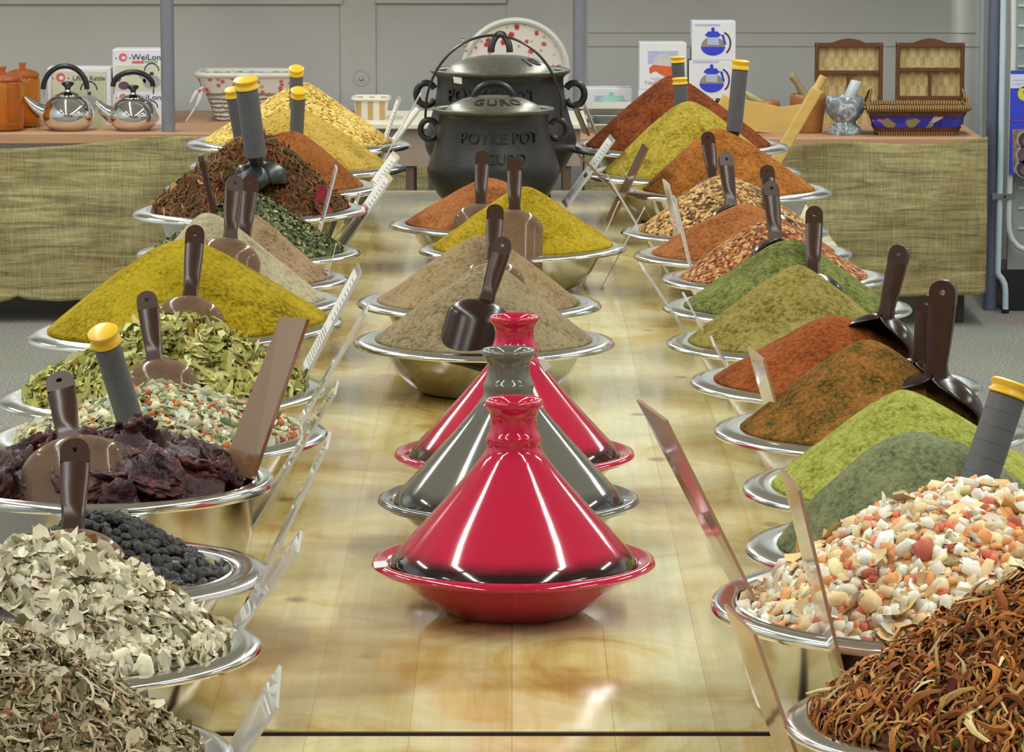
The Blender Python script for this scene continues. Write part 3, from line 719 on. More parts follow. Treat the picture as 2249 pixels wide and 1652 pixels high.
def pipe_parts(root, trough=True, flip=0):
    MB().lathe([(0, .158), (.0165, .158), (.0195, .1555), (.0195, .1525), (.0168, .149), (.0168, .145), (.0192, .142), (.0192, .1385), (.017, .137), (0, .137)], 32).obj('end_cap', YELLOWCAP, root, local=True)
    pr = [(0, .137)]
    for i in range(6):
        z = .136 - i * .022; pr += [(.0170, z), (.0170, z - .0212), (.0167, z - .0214), (.0167, z - .0218)]
    pr += [(.0168, .004), (0, .004)]
    MB().lathe(pr, 32).obj('grip', GREYGRIP, root, local=True, smooth=14)
    MB().lathe([(0, .006), (.0135, .005), (.0115, -.004), (.010, -.02), (0, -.02)], 24).obj('ferrule', BLACKP, root, local=True)
    o = child('scoop_bowl', trough_bk, root, .0025); o.location = (0, 0, -.014); return o
def pipe_scoop(key, top, jun, label, spin=180, out=.02, lean=0, k=None, Y=None):
    H = HEAPS[key]; P = H.hit(*jun) or at_y(jun[0], jun[1], H.c.y)
    P = at_y(jun[0], jun[1], Y or (P.y - out)); T = at_y(top[0], top[1], P.y + lean)
    root = thing('grey_handled_scoop', P, label, 'scoop'); pipe_parts(root)
    kk = (T - P).length / .156; orient(root, P, T - P, spin); k = k or min(1.15, max(.8, kk)); root.scale = (k, k, kk)
pipe_scoop('D', (539, 174), (562, 345), 'grey scoop with yellow cap standing in the red-brown tea mix', spin=35, out=.065, lean=-.03, k=1.1)
pipe_scoop('C', (510, 196), (536, 338), 'grey scoop with yellow cap half hidden behind the one in the tea mix', out=-.02, lean=-.03)
pipe_scoop('A', (651, 150), (650, 262), 'grey scoop with yellow cap at the top of the pale grain', out=.005, lean=-.05)
pipe_scoop('B', (656, 198), (650, 318), 'grey scoop with yellow cap in the smooth yellow powder', out=.01, lean=-.05)
pipe_scoop('J', (225, 728), (294, 950), 'grey scoop with yellow cap leaning over the chopped vegetables', out=.0, lean=-.06)
pipe_scoop('R1', (1488, 125), (1494, 235), 'grey scoop with yellow cap behind the dark red powder', Y=BOWLS['R1']['C'].y + .05)
pipe_scoop('R2', (1493, 172), (1500, 285), 'grey scoop with yellow cap behind the mustard yellow powder', Y=BOWLS['R2']['C'].y + .03)
pipe_scoop('R3', (1627, 134), (1612, 292), 'grey scoop with yellow cap behind the orange-green powder', Y=BOWLS['R3']['C'].y + .02)
pipe_scoop('R12', (2222, 842), (2140, 1085), 'grey scoop with yellow cap leaning at the right frame edge', out=.0, lean=.02, k=1.05)
# dark wooden spoon end resting on the tea mix and a dark scoop cut by the left frame edge
P = HEAPS['D'].hit(540, 395); P = at_y(540, 395, P.y - .02)
t = thing('black_scoop', P, 'small black scoop lying cup up in the tea mix', 'scoop')
MB().lathe([(0, .026), (.011, .025), (.0185, .018), (.02, .008), (.018, -.004), (.013, -.03), (0, -.03)], 28).obj('cup', BLACKP, t, local=True)
MB().tube([(0, .012, .012), (.01, .05, .03), (.015, .08, .05)], .006, 8).obj('handle', BLACKP, t, local=True)
P = HEAPS['M'].hit(-20, 1400); t = thing('black_scoop', P, 'black scoop cut off by the left frame edge in the mushroom pieces', 'scoop')
o = child('scoop_bowl', trough_bk, t, .0025); o.location = (.004, -.018, .03); o.rotation_euler = (0, .35, 0)
MB().tube([(-.01, -.018, .02), (-.03, -.02, .09), (-.05, -.02, .15)], .012, 12).obj('handle', BLACKP, t, local=True)

# ------------------------------------------------------------------ acrylic price cards
def card(key, top, bot, wx, label, W=.10, t=.003, dyf=None, paper=None, Y=None, dy=0.0, far_b=None, mat=None):
    Y0 = Y or BOWLS[key]['C'].y + dy
    nt = at_y(top[0], top[1], Y0); nb = at_y(bot[0], bot[1], Y0)
    def far(px, P, w):
        y = P.y + W; return Vector((x_for(px + w, y, P.z), y, P.z))
    ft = far(top[0], nt, wx) if dyf is None else at_y(top[0] + wx, top[1] + dyf, Y0 + W)
    fb = far(bot[0], nb, wx if far_b is None else far_b)
    n = (ft - nt).cross(nb - nt).normalized()
    if n.x > 0: n = -n
    root = thing('price_card', nb, label, 'price card')
    m = MB(); m.prism([nt, ft, fb, nb], n * t); o = m.obj('acrylic_panel' if mat is None else 'card_panel', mat or ACRYL, root, smooth=0)
    if paper:
        side = 1 if wx < 0 else -1; q = MB(); inks = MB(); red = MB()
        off = n * (-.0006 if side < 0 else t + .0002); d = n * (-.0004 if side < 0 else .0004)
        pt = lambda a, b: nt.lerp(ft, a).lerp(nb.lerp(fb, a), b) + off
        q.prism([pt(.04, .05), pt(.96, .05), pt(.96, .95), pt(.04, .95)], d); q.obj('paper', PAPER, root, smooth=0)
        for i in range(9):
            b0 = .1 + i * .045; inks.prism([pt(.1, b0) + d, pt(.45, b0) + d, pt(.45, b0 + .014) + d, pt(.1, b0 + .014) + d], d * .4)
        for i in range(10):
            b0 = .58 + i * .033; inks.prism([pt(.12, b0) + d, pt(.8, b0) + d, pt(.8, b0 + .011) + d, pt(.12, b0 + .011) + d], d * .4)
        inks.obj('printed_lines', INK, root, smooth=0)
        if abs(paper) > 1:
            red.prism([pt(.1, .42) + d, pt(.9, .42) + d, pt(.9, .54) + d, pt(.1, .54) + d], d * .4); red.obj('red_panel', REDINK, root, smooth=0)
    return root
# left row
card('K', (681, 703), (560, 1055), -58, 'reflection-tinted brown price card in the dried tomatoes, widest on the left', mat=TAN, W=.06, t=.004, dyf=-6, far_b=-66, dy=-.02)
card('I', (796, 600), (672, 836), -7, 'white printed price card leaning over the pale leaf bowl', paper=1, W=.1, dy=.02)
card('J', (806, 690), (648, 962), 6, 'thin clear price card edge-on beside the chopped vegetables', dy=.02)
card('K', (738, 868), (526, 1214), 7, 'thin clear price card edge-on between tomatoes and table', dy=0)
card('L', (720, 988), (436, 1578), 9, 'long thin clear price card leaning over the black berries', Y=3.5)
card('M', (657, 1215), (513, 1412), 8, 'short thin clear price card leaning out of the mushroom bowl', dy=.05)
card('N', (612, 1556), (500, 1720), 7, 'white price card at the bottom edge left of the table middle', W=.12, paper=1, dy=.02, dyf=-92)
card('D', (864, 392), (748, 562), -13, 'white price card with red panel leaning over the tea mix, front of two', paper=2, W=.13, dy=.0)
card('C', (880, 346), (770, 500), -14, 'white striped price card with red print behind the front one', paper=2, W=.13, dy=.0)
card('E', (742, 372), (672, 640), -3, 'thin pale price card edge-on over the dark herb', W=.08)
card('A', (882, 216), (822, 390), -5, 'thin white price card at the far left by the pale grain', W=.08, paper=1, dy=-.05)
card('B', (922, 211), (834, 372), 4, 'dark-edged clear price card reaching up beside the black pots', W=.08)
card('B', (926, 240), (868, 318), -7, 'white price card touching the left lug of the black pots', W=.1, paper=1, dy=.1)
card('D', (792, 430), (780, 462), -3, 'tiny pink-edged price card near the tea mix rim', W=.05, dy=.02)
card('F', (738, 540), (700, 684), 2, 'wire-thin clear price card by the brown powder', W=.03, t=.0012, dy=-.02)
# right row
card('R1', (1286, 226), (1362, 412), -7, 'white price card leaning left beside the dark red powder', W=.09, paper=-1, dy=.02)
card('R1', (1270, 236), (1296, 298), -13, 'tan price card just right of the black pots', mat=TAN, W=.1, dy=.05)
card('R2', (1352, 308), (1246, 460), -10, 'white price card leaning right, crossing the others near the pots', W=.13, paper=1, dy=-.06)
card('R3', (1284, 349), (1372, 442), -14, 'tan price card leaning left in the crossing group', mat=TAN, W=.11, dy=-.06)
card('R3', (1426, 326), (1345, 496), -12, 'reflection-tinted olive price card leaning right over the orange powder rim', mat=TAN, W=.1, dy=-.1)
card('R3', (1363, 360), (1430, 480), -2, 'hair-thin price card over the orange-green powder', W=.03, t=.0012, dy=-.05)
card('R4', (1340, 392), (1474, 614), -6, 'long white-edged price card leaning left in front of the tan seeds', W=.09, paper=-1, dy=.0)
card('C2', (1414, 462), (1314, 648), 3, 'thin white price card leaning right from the middle yellow bowl', W=.05, t=.0018, dy=.0)
card('C2', (1358, 448), (1276, 640), 4, 'thin clear price card close to the middle yellow bowl', W=.05, t=.0018, dy=.05)
card('R5', (1471, 404), (1504, 560), -13, 'white-topped price card standing behind the fine orange powder', W=.09, dy=.05)
card('R6', (1486, 440), (1552, 720), -6, 'long pale price card standing over the red-brown seeds', W=.09, paper=-1, dy=.02)
card('R8', (1418, 592), (1566, 818), -12, 'white price card with red panel leaning left over the table by the olive powder', W=.1, paper=-2, dy=.06)
card('R8', (1512, 660), (1600, 826), -11, 'clear price card leaning into the olive powder', W=.1, dy=-.02)
card('R9', (1572, 760), (1690, 962), -9, 'pale price card between the rust-red and orange rub bowls', W=.1, dy=.02)
card('R10', (1680, 788), (1752, 1052), -34, 'wide reflection-tinted pinkish price card standing over the orange rub', mat=TANL, W=.11, dy=-.02)
card('R12', (1760, 1076), (1892, 1630), -40, 'wide reflection-tinted pinkish price card at the lower right reaching down into the orange shreds', mat=TANL, W=.11, Y=3.12)
card('R13', (1466, 921), (1690, 1372), -62, 'widest reflection-tinted pinkish price card leaning out of the soup mix pan', mat=TANL, W=.12, dy=-.02)
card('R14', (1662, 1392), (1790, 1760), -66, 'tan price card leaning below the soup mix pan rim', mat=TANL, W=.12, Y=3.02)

# ------------------------------------------------------------------ tagines
RED = NT('red_glaze'); n_ = RED.noise(RED.coord(), 5)
RED.link(RED.ramp(n_.outputs['Fac'], [(.3, srgb(190, 24, 62)), (.7, srgb(198, 28, 68))]), RED.b.inputs['Base Color'])
RED.set(Roughness=.1, Coat_Weight=.6, Coat_Roughness=.03); RED = RED.m
GREY = plain('grey_glaze', srgb(106, 104, 96), .12, var=.05, Coat_Weight=.6, Coat_Roughness=.03)
DARKRED = plain('dark_band_red', srgb(58, 14, 24), .12, var=.1, Coat_Weight=.6, Coat_Roughness=.03)
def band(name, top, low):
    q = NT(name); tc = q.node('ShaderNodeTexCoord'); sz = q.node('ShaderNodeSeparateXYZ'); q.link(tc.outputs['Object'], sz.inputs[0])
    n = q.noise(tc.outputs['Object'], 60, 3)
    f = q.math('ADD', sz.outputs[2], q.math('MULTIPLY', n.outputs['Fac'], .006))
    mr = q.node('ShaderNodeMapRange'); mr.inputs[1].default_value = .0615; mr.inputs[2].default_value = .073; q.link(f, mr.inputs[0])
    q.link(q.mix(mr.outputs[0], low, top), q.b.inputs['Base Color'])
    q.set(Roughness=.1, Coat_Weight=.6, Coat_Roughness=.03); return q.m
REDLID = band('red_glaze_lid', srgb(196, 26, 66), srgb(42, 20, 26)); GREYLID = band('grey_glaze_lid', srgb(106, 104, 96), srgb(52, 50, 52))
def tagine(px, py, w, glaze, lid, label, sticker=None):
    C = at_z(px, py, ZT + .046); R = w / 2 * depth(C) / F; s = R / .14
    t = thing('tagine', (C.x, C.y, ZT), label, 'tagine')
    base = [(0, .0), (.062, .0), (.066, .002), (.088, .016), (.108, .031), (.118, .0415), (.128, .0445), (.1365, .0455), (.14, .049), (.1385, .053), (.133, .0545), (.126, .051), (.118, .048), (.1, .03), (.06, .012), (0, .01)]
    MB().lathe([(r * s, z * s) for r, z in base], 96).obj('base_dish', glaze, t, local=True, smooth=60)
    li = [(.118, .047), (.1225, .050), (.1215, .0535), (.112, .0645), (.095, .083), (.078, .1015), (.06, .1215), (.042, .1425), (.033, .154), (.0285, .1605), (.0266, .1645),
          (.0262, .168), (.0270, .171), (.0272, .174), (.0262, .177), (.0246, .1795), (.0228, .186), (.0225, .193), (.0238, .200), (.0272, .205), (.0288, .2085), (.0285, .2115), (.0262, .213), (.0235, .2115), (.021, .205), (.018, .190), (0, .186)]
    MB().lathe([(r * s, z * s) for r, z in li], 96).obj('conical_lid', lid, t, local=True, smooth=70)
    return t, C, s
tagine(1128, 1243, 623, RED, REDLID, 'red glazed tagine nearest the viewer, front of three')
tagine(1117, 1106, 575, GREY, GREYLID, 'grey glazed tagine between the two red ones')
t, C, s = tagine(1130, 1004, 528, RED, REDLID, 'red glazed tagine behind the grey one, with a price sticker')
q = at_y(1200, 806, C.y - .012); o = MB(); o.prism([at_y(x, y, C.y - .022) for x, y in ((1183, 794), (1196, 789), (1210, 806), (1196, 818))], (0, .001, 0)); o.obj('price_sticker', PAPER, t, smooth=0)
# sticker on the front tagine rim
t0 = [o for o in COL.objects if o.name == 'tagine'][0]
o = MB(); o.prism([at_z(x, y, ZT + .054) for x, y in ((820, 1236), (848, 1233), (850, 1246), (822, 1249))], (0, 0, .0008)); o.obj('price_sticker', PAPER, t0, smooth=0)

# ------------------------------------------------------------------ cast-iron pots
IRON = NT('cast_iron'); n_ = IRON.noise(IRON.coord(), 180, 3); n2_ = IRON.noise(IRON.coord(), 6, 3)
IRON.link(IRON.ramp(n2_.outputs['Fac'], [(.3, srgb(26, 27, 29)), (.7, srgb(40, 40, 41))]), IRON.b.inputs['Base Color'])
IRON.set(Roughness=.38); IRON.bump(n_.outputs['Fac'], .25, .002); IRON = IRON.m
LIDM = NT('pale_iron_lid'); n_ = LIDM.noise(LIDM.coord(), 140, 3)
LIDM.link(LIDM.ramp(n_.outputs['Fac'], [(.3, srgb(96, 94, 84)), (.7, srgb(116, 113, 100))]), LIDM.b.inputs['Base Color'])
LIDM.set(Roughness=.33, Metallic=.5); LIDM.bump(n_.outputs['Fac'], .2, .002); LIDM = LIDM.m  # lid iron paler than the pot body
RIMI = plain('lit_iron_rim', srgb(88, 86, 76), .35, .4, var=.1); LETI = plain('iron_letter', srgb(20, 21, 24), .55, var=.1)  # rim lighter than the body: light caught on its edge put into the colour
WIRE = plain('dark_wire', srgb(70, 68, 66), .3, .8)
def pot(cx, y_rim, w, Yc, label, words, lidword, bail=True):
    zr = at_y(cx, y_rim, Yc).z; k = w * depth(at_y(cx, y_rim, Yc)) / F / 2        # rim radius
    X = at_y(cx, y_rim, Yc).x
    t = thing('cast_iron_pot', (X, Yc, ZT), label, 'pot')
    H = zr - ZT; u = k
    pr = [(0, .34), (.45, .37), (.72, .5), (.92, .72), (1.06, .98), (1.09, 1.12), (1.06, 1.26), (1.0, 1.42), (.945, 1.62), (.915, 1.8), (.90, 1.95), (.905, 2.02), (.945, 2.065), (.90, 2.07), (.86, 2.0), (.86, 1.6), (0, 1.5)]
    zb = H - 2.135 * u                                                              # profile units hang below the rim
    Z = lambda z: H - (2.135 - z) * u
    MB().lathe([(r * u, Z(z)) for r, z in pr], 72).obj('body', IRON, t, local=True, smooth=50)
    MB().lathe([(r * u, Z(z)) for r, z in [(.945, 2.06), (.995, 2.095), (1.0, 2.12), (.985, 2.14), (.955, 2.138), (.915, 2.11), (.9, 2.06)]], 72, close=True).obj('rim', RIMI, t, local=True, smooth=60)
    lp = [(.93 * u, H + .01 * u), (.88 * u, H + .03 * u), (.7 * u, H + .12 * u), (.5 * u, H + .19 * u), (.3 * u, H + .225 * u), (0, H + .24 * u)]
    lid = MB().lathe([(.84 * u, H - .13 * u), (.85 * u, H - .10 * u), (.80 * u, H - .045 * u), (.7 * u, H + .06 * u), (.5 * u, H + .15 * u), (.3 * u, H + .19 * u), (0, H + .205 * u)], 64).obj('lid', LIDM, t, local=True)
    arc = [(math.cos(a) * .32 * u, 0, H + .15 * u + math.sin(a) * .25 * u) for a in [PI * i / 16 for i in range(17)]]
    if not bail: arc = [(x * .42, -abs(x) * .55 + .0, z + (.10 * u)) for x, y, z in arc]
    MB().tube(arc, .055 * u if bail else .05 * u, 10).obj('lid_handle', IRON, t, local=True)
    for sx in (-1, 1):
        c = Vector((sx * 1.0 * u, 0, Z(1.78)))
        ring = [c + Vector((sx * (.06 + .14 * math.cos(a)) * u, 0, .16 * u * math.sin(a))) for a in [math.radians(-150 + 300 * i / 16) for i in range(17)]]
        MB().tube(ring, .05 * u, 10).obj('lug', IRON, t, local=True)
    for i in range(3):
        a = 2 * PI * i / 3 + PI / 2
        MB().tube([(math.cos(a) * .66 * u, math.sin(a) * .66 * u, Z(.52)), (math.cos(a) * .74 * u, math.sin(a) * .74 * u, .012), (math.cos(a) * .75 * u, math.sin(a) * .75 * u, 0)], [.1 * u, .07 * u, .075 * u], 12).obj('leg', IRON, t, local=True)
    if bail:
        pts = []
        for i in range(41):
            a = PI * i / 40; pts.append((math.cos(a) * 1.13 * u * (1 if abs(math.cos(a)) < .98 else .99), 0, Z(1.9) + math.sin(a) ** .9 * 1.42 * u))
        MB().tube(pts, .021 * u, 8).obj('bail_handle', WIRE, t, local=True)
    # raised lettering bent round the body
    for wd, zz, size, dx in words:
        me = text_mesh(wd, size * u, .04 * u); me.name = 'raised_lettering'
        rr = None
        for v in me.vertices:
            x, y, d = v.co; zz_ = zz + y / u
            pts_ = [(r, z) for r, z in pr[4:14]]
            for (r0, z0), (r1, z1) in zip(pts_, pts_[1:]):
                if z0 <= zz_ <= z1: rr = (r0 + (r1 - r0) * (zz_ - z0) / (z1 - z0)) * u; break
            a = (x + dx * u) / rr; R2 = rr + d * .8
            v.co = (math.sin(a) * R2, -math.cos(a) * R2, Z(zz_))
        me.materials.clear(); me.materials.append(LETI)
        o = bpy.data.objects.new('raised_lettering', me); COL.objects.link(o); o.parent = t
    wd, size, dx = lidword
    me = text_mesh(wd, size * u, .02 * u, 1.15); me.name = 'lid_lettering'
    tab = [(0, .205), (.3, .19), (.5, .15), (.7, .06), (.80, -.045), (1.5, -.5)]
    for v in me.vertices:
        x, y, d = v.co; r = .58 * u - y; a = (x + dx * u) / (.58 * u); rr = r / u; z = 0
        for (r0, z0), (r1, z1) in zip(tab, tab[1:]):
            if r0 <= rr <= r1: z = z0 + (z1 - z0) * (rr - r0) / (r1 - r0); break
        v.co = (math.sin(a) * r, -math.cos(a) * r, H + z * u + d * .6 + .004 * u)
    me.materials.clear(); me.materials.append(IRON)
    o = bpy.data.objects.new('lid_lettering', me); COL.objects.link(o); o.parent = lid
    return t
pot(1084, 237, 268, 7.55, 'smaller black cast-iron pot in front, with raised wire handle', [('POYKE POT', 1.7, .26, .12), ('GURO', 1.37, .24, .22)], ('GURO', .27, .08))
tb = pot(1099, 152, 308, 8.0, 'larger black cast-iron pot behind the smaller one, sticker near its rim', [('POYKE POT', 1.8, .26, -.15)], ('10', .3, .5), bail=False)
o = MB(); o.prism([at_y(x, y, 8.0 - .157) for x, y in ((995, 168), (1014, 171), (1015, 185), (997, 182))], (0, .0008, 0)); o.obj('price_sticker', PAPER, tb, smooth=0)

# ------------------------------------------------------------------ back tables with burlap fronts
BURLAP = burlap(); TOPW = wood('back_table_wood', srgb(190, 146, 110), .5, (3, 40, 40), .15)
LEGD = plain('dark_leg', srgb(44, 42, 44), .5)
YL, ZL = 12.15, .597; YR, ZR = 12.05, .590
def back_table(x0, x1, y0, z, label):
    t = thing('low_table', ((x0 + x1) / 2, y0 + .45, 0), label, 'table')
    o = MB().box((x0, y0, z - .036), (x1, y0 + .95, z)).obj('tabletop', TOPW, t, smooth=0); bevel(o, .004)
    for x in (x0 + .06, x1 - .06):
        for y in (y0 + .08, y0 + .85): MB().tube([(x, y, 0), (x, y, z - .036)], .018, 12).obj('leg', LEGD, t)
    return t
xl1 = at_y(948, 300, YL).x; back_table(-2.7, xl1, YL, ZL, 'low table along the back wall on the left, burlap over its front')
xr0, xr1 = at_y(1262, 300, YR).x, at_y(2160, 300, YR).x
back_table(xr0, xr1, YR, ZR, 'low table along the back wall on the right, burlap over its front')
def cloth(x0, x1, y, topf, botf, label, side=None):
    nu, nv = 150, 40
    def fn(i, j):
        u = i / (nu - 1); v = j / (nv - 1); x = x0 + (x1 - x0) * u
        zt, zb = topf(u), botf(u); z = zt + (zb - zt) * v
        n = noise.noise(Vector((x * 4, z * 5, 1.5))) * .016 + noise.noise(Vector((x * 11, z * 6, 7))) * .006
        d = n * min(1, .25 + v * 2) + .012 * math.sin(x * 9 + z * 3) * v - .02 * v
        return Vector((x, y - .008 - abs(.004) + min(d, .0) - max(0, -d) * .3 - .006, z))
    m = MB().grid(fn, nu, nv)
    o = m.obj('burlap_cloth', BURLAP, smooth=180); tag(o, label, 'cloth')
    q = o.modifiers.new('thickness', 'SOLIDIFY'); q.thickness = .003; q.offset = 1
zpx = lambda px, y, Y: at_y(px, y, Y).z
def interp(tab, x):
    for (a, b), (c, d) in zip(tab, tab[1:]):
        if a <= x <= c: return b + (d - b) * (x - a) / (c - a)
    return tab[0][1] if x < tab[0][0] else tab[-1][1]
def edge(tab, x0, x1, Y):
    def f(u):
        x = x0 + (x1 - x0) * u; px = CX + x * F / (Y * cp + (ZC - .4) * sp); return zpx(px, interp(tab, px), Y)
    return f
xa = -2.0
cloth(xa, xl1 - .01, YL, edge([(-200, 320), (0, 325), (60, 324), (150, 319), (250, 309), (340, 297), (420, 298), (620, 304), (960, 300)], xa, xl1, YL),
      edge([(-200, 655), (0, 660), (25, 654), (40, 646), (60, 654), (130, 658), (230, 653), (960, 650)], xa, xl1, YL), 'olive burlap cloth sagging along the front of the left back table')
cloth(xr0 + .03, xr1 + .012, YR, edge([(1200, 312), (1700, 316), (1790, 311), (1830, 308), (1900, 312), (1990, 317), (2060, 315), (2120, 305), (2165, 298)], xr0, xr1, YR),
      edge([(1200, 645), (1900, 648), (2050, 646), (2140, 645), (2180, 634)], xr0, xr1, YR), 'olive burlap cloth over the front of the right back table')

# poles standing on the back table fronts
POLE = plain('pole_paint', srgb(136, 138, 148), .35, .35, var=.04)
def pole(px0, px1, ybot, Y, z0, label, mat=POLE):
    a = at_y(px0, ybot, Y); b = at_y(px1, ybot, Y); r = (b.x - a.x) / 2; x = (a.x + b.x) / 2
    t = thing('metal_pole', (x, Y, z0), label, 'pole')
    MB().tube([(x, Y, z0), (x, Y, ZH - .001)], r, 24).obj('tube', mat, t)
    return t
pole(355, 385, 290, YL + .05, ZL, 'grey metal pole standing on the left back table')
pole(1257, 1286, 235, YR + .35, ZR, 'grey metal pole behind the black pots')

# unseen shelf above the back tables, added to shade the upper wall
t = thing('shade_shelf', (0, Y_WALL - .3, 1.3), 'unseen long shelf added above the back tables to shade the wall', 'shelf')
MB().box((-2.8, Y_WALL - .62, 1.3), (1.5, Y_WALL - .001, 1.325)).obj('board', TRIM, t, smooth=0)
for x in (-2.4, -.6, 1.2): MB().prism([(x, Y_WALL - .001, 1.2999), (x, Y_WALL - .4, 1.2999), (x, Y_WALL - .001, 1.05)], (.02, 0, 0)).obj('bracket', TRIM, t, smooth=0)

# chrome kettles
def kettle(px, hw, pyb, knob_y, harc, spout, label):
    B0 = at_z(px, pyb - 2, ZL); B0.y += .0
    C = Vector((B0.x, YL + .11, ZL)); C.x = x_for(px, C.y, ZL + .05)
    r = hw * depth(C) / F; t = thing('kettle', C, label, 'kettle')
    pr = [(0, 0), (.6, 0), (.66, .01), (.9, .22), (.995, .5), (1, .62), (.96, .82), (.82, 1.08), (.66, 1.24), (.5, 1.33), (.46, 1.34)]
    MB().lathe([(a * r, b * r) for a, b in pr], 48).obj('body', CHROME, t, local=True, smooth=60)
    li = [(.5, 1.33), (.49, 1.37), (.3, 1.46), (.14, 1.5), (.12, 1.56), (0, 1.57)]
    ld = MB().lathe([(a * r, b * r) for a, b in li], 40).obj('lid', CHROME, t, local=True)
    kn = [(0, 1.55), (.1, 1.56), (.12, 1.66), (.22, 1.74), (.25, 1.8), (.2, 1.86), (0, 1.88)]
    MB().lathe([(a * r, b * r) for a, b in kn], 24).obj('knob', BLACKP, t, local=True)
    cx, hwa, ytop, ybot = harc
    P = lambda x, y: at_y(x, y, C.y)
    pts = [P(cx - hwa, ybot)] + [P(cx + hwa * math.cos(a), ytop + (ybot - 16 - ytop) * (1 - math.sin(a))) for a in [PI - PI * i / 18 for i in range(19)]] + [P(cx + hwa, ybot)]
    MB().tube(pts[1:-1], .0085, 10).obj('grip', BLACKP, t)
    for q in (0, -1):
        MB().tube([pts[q], pts[1 if q == 0 else -2]], .0045, 8).obj('handle_strap', CHROME, t)
    tip, root_ = spout
    a = P(*root_); b = P(*tip)
    MB().tube([a + Vector((.012, 0, -.004)), a.lerp(b, .5) + Vector((0, 0, -.006)), b], [.031, .020, .009], 14).obj('spout', CHROME, t)
kettle(150, 57, 289, 190, (143, 48, 145, 212), ((54, 214), (98, 250)), 'shiny chrome kettle with black handle, left of two')
kettle(293, 53, 289, 195, (292, 44, 158, 206), ((212, 222), (244, 252)), 'shiny chrome kettle with black handle, beside the left pole')

# amber jars
AMB = NT('amber_plastic'); n_ = AMB.noise(AMB.coord(scale=(60, 60, 6)), 1, 3)
AMB.link(AMB.ramp(n_.outputs['Fac'], [(.3, srgb(250, 172, 74)), (.7, srgb(254, 200, 104))]), AMB.b.inputs['Base Color'])
AMB.set(Roughness=.06, Transmission_Weight=.88, IOR=1.35); AMB = AMB.m
LIDA = plain('orange_lid', srgb(226, 130, 70), .2, var=.08, Transmission_Weight=.7)
def jar(px, hw, ytop, ybot, Y, label):
    a = at_y(px, ybot, Y); r = hw * depth(a) / F; h = at_y(px, ytop, Y).z - ZL
    t = thing('amber_jar', (a.x, Y, ZL), label, 'jar')
    pr = [(0, 0), (.9, 0), (.97, .03), (1, .1), (1, .82), (.96, .9), (.9, .93), (.86, .9), (.94, .8), (.94, .1), (.86, .04), (0, .03)]
    m = MB(); n = 72
    prof = [(x * r, z * h) for x, z in pr]; vs = []; fs = []; k = len(prof)
    for i in range(n):
        A = 2 * PI * i / n; q = 1 + .02 * math.cos(18 * A)
        for j, (x, z) in enumerate(prof): vs.append((x * q * math.cos(A), x * q * math.sin(A), z))
    for i in range(n):
        for j in range(k - 1): fs.append((i * k + j, ((i + 1) % n) * k + j, ((i + 1) % n) * k + j + 1, i * k + j + 1))
    m.add(vs, fs).obj('body', AMB, t, local=True)
    ld = MB().lathe([(x * r, z * h) for x, z in [(0, .93), (.97, .93), (1.0, .95), (.98, .985), (.8, 1.03), (.4, 1.07), (0, 1.08)]], 48).obj('lid', LIDA, t, local=True)
    MB().lathe([(x * r, z * h) for x, z in [(0, 1.05), (.2, 1.07), (.18, 1.12), (.24, 1.17), (.22, 1.19), (0, 1.19)]], 24).obj('knob', LIDA, t, local=True)
jar(6, 46, 168, 289, YL + .10, 'ribbed amber jar with lid at the left frame edge')
jar(52, 37, 160, 284, YL + .24, 'second ribbed amber jar, between the edge jar and the kettle')

# printed cartons
CARTON = plain('white_carton', srgb(222, 222, 228), .5, var=.02); CARTONC = plain('cream_carton', srgb(206, 204, 178), .5, var=.04)
DK = plain('print_dark', srgb(58, 50, 64), .6); NAVY = plain('print_navy', srgb(52, 44, 92), .6); PINK = plain('print_pink', srgb(214, 96, 104), .6)
GRN = plain('print_green', srgb(140, 180, 120), .6); GRY = plain('print_grey', srgb(158, 158, 164), .5); BLU = plain('print_blue', srgb(48, 62, 200), .5)
LBL = plain('print_light_blue', srgb(176, 180, 214), .6); PURP = plain('print_purple', srgb(96, 70, 88), .6); LGREY = plain('print_pale_grey', srgb(196, 196, 198), .6)
ORG = plain('print_orange', srgb(210, 92, 50), .6); YLO = plain('print_yellow', srgb(232, 184, 90), .6); TEAL = plain('print_teal', srgb(142, 210, 186), .5); KHA = plain('print_khaki', srgb(140, 136, 124), .6)
def carton(x0, y0, x1, y1, Y, dep, label, zbase=None, mat=CARTON, rot=0):
    a = at_y(x0, y1, Y); b = at_y(x1, y0, Y)
    z0 = a.z if zbase is None else zbase
    t = thing('carton', ((a.x + b.x) / 2, Y + dep / 2, z0), label, 'box')
    o = MB().box((a.x, Y, z0), (b.x, Y + dep, b.z)).obj('box', mat, t, smooth=0); bevel(o, .0015, 1); return t, b.z
def lettering(name, body, px, py, w, size, Y, mat, parent):
    P = at_y(px, py, Y - .0016); q = size * depth(P) / F
    return text_obj(name, body, P, q, mat, parent, .0004, w * depth(P) / F if w else None)
def emblem(px, py, r, Y, parent):
    decal('round_emblem', ell(px, py, r, r), Y, PINK, parent, .0012)
    decal('emblem_mark', ell(px + r * .15, py + r * .1, r * .5, r * .42), Y, CARTON, parent, .0018)
    for s in (-1, 1): decal('emblem_star', ell(px + s * r * 1.7, py + r * .2, 1.6, 1.6, 8), Y, DK, parent)
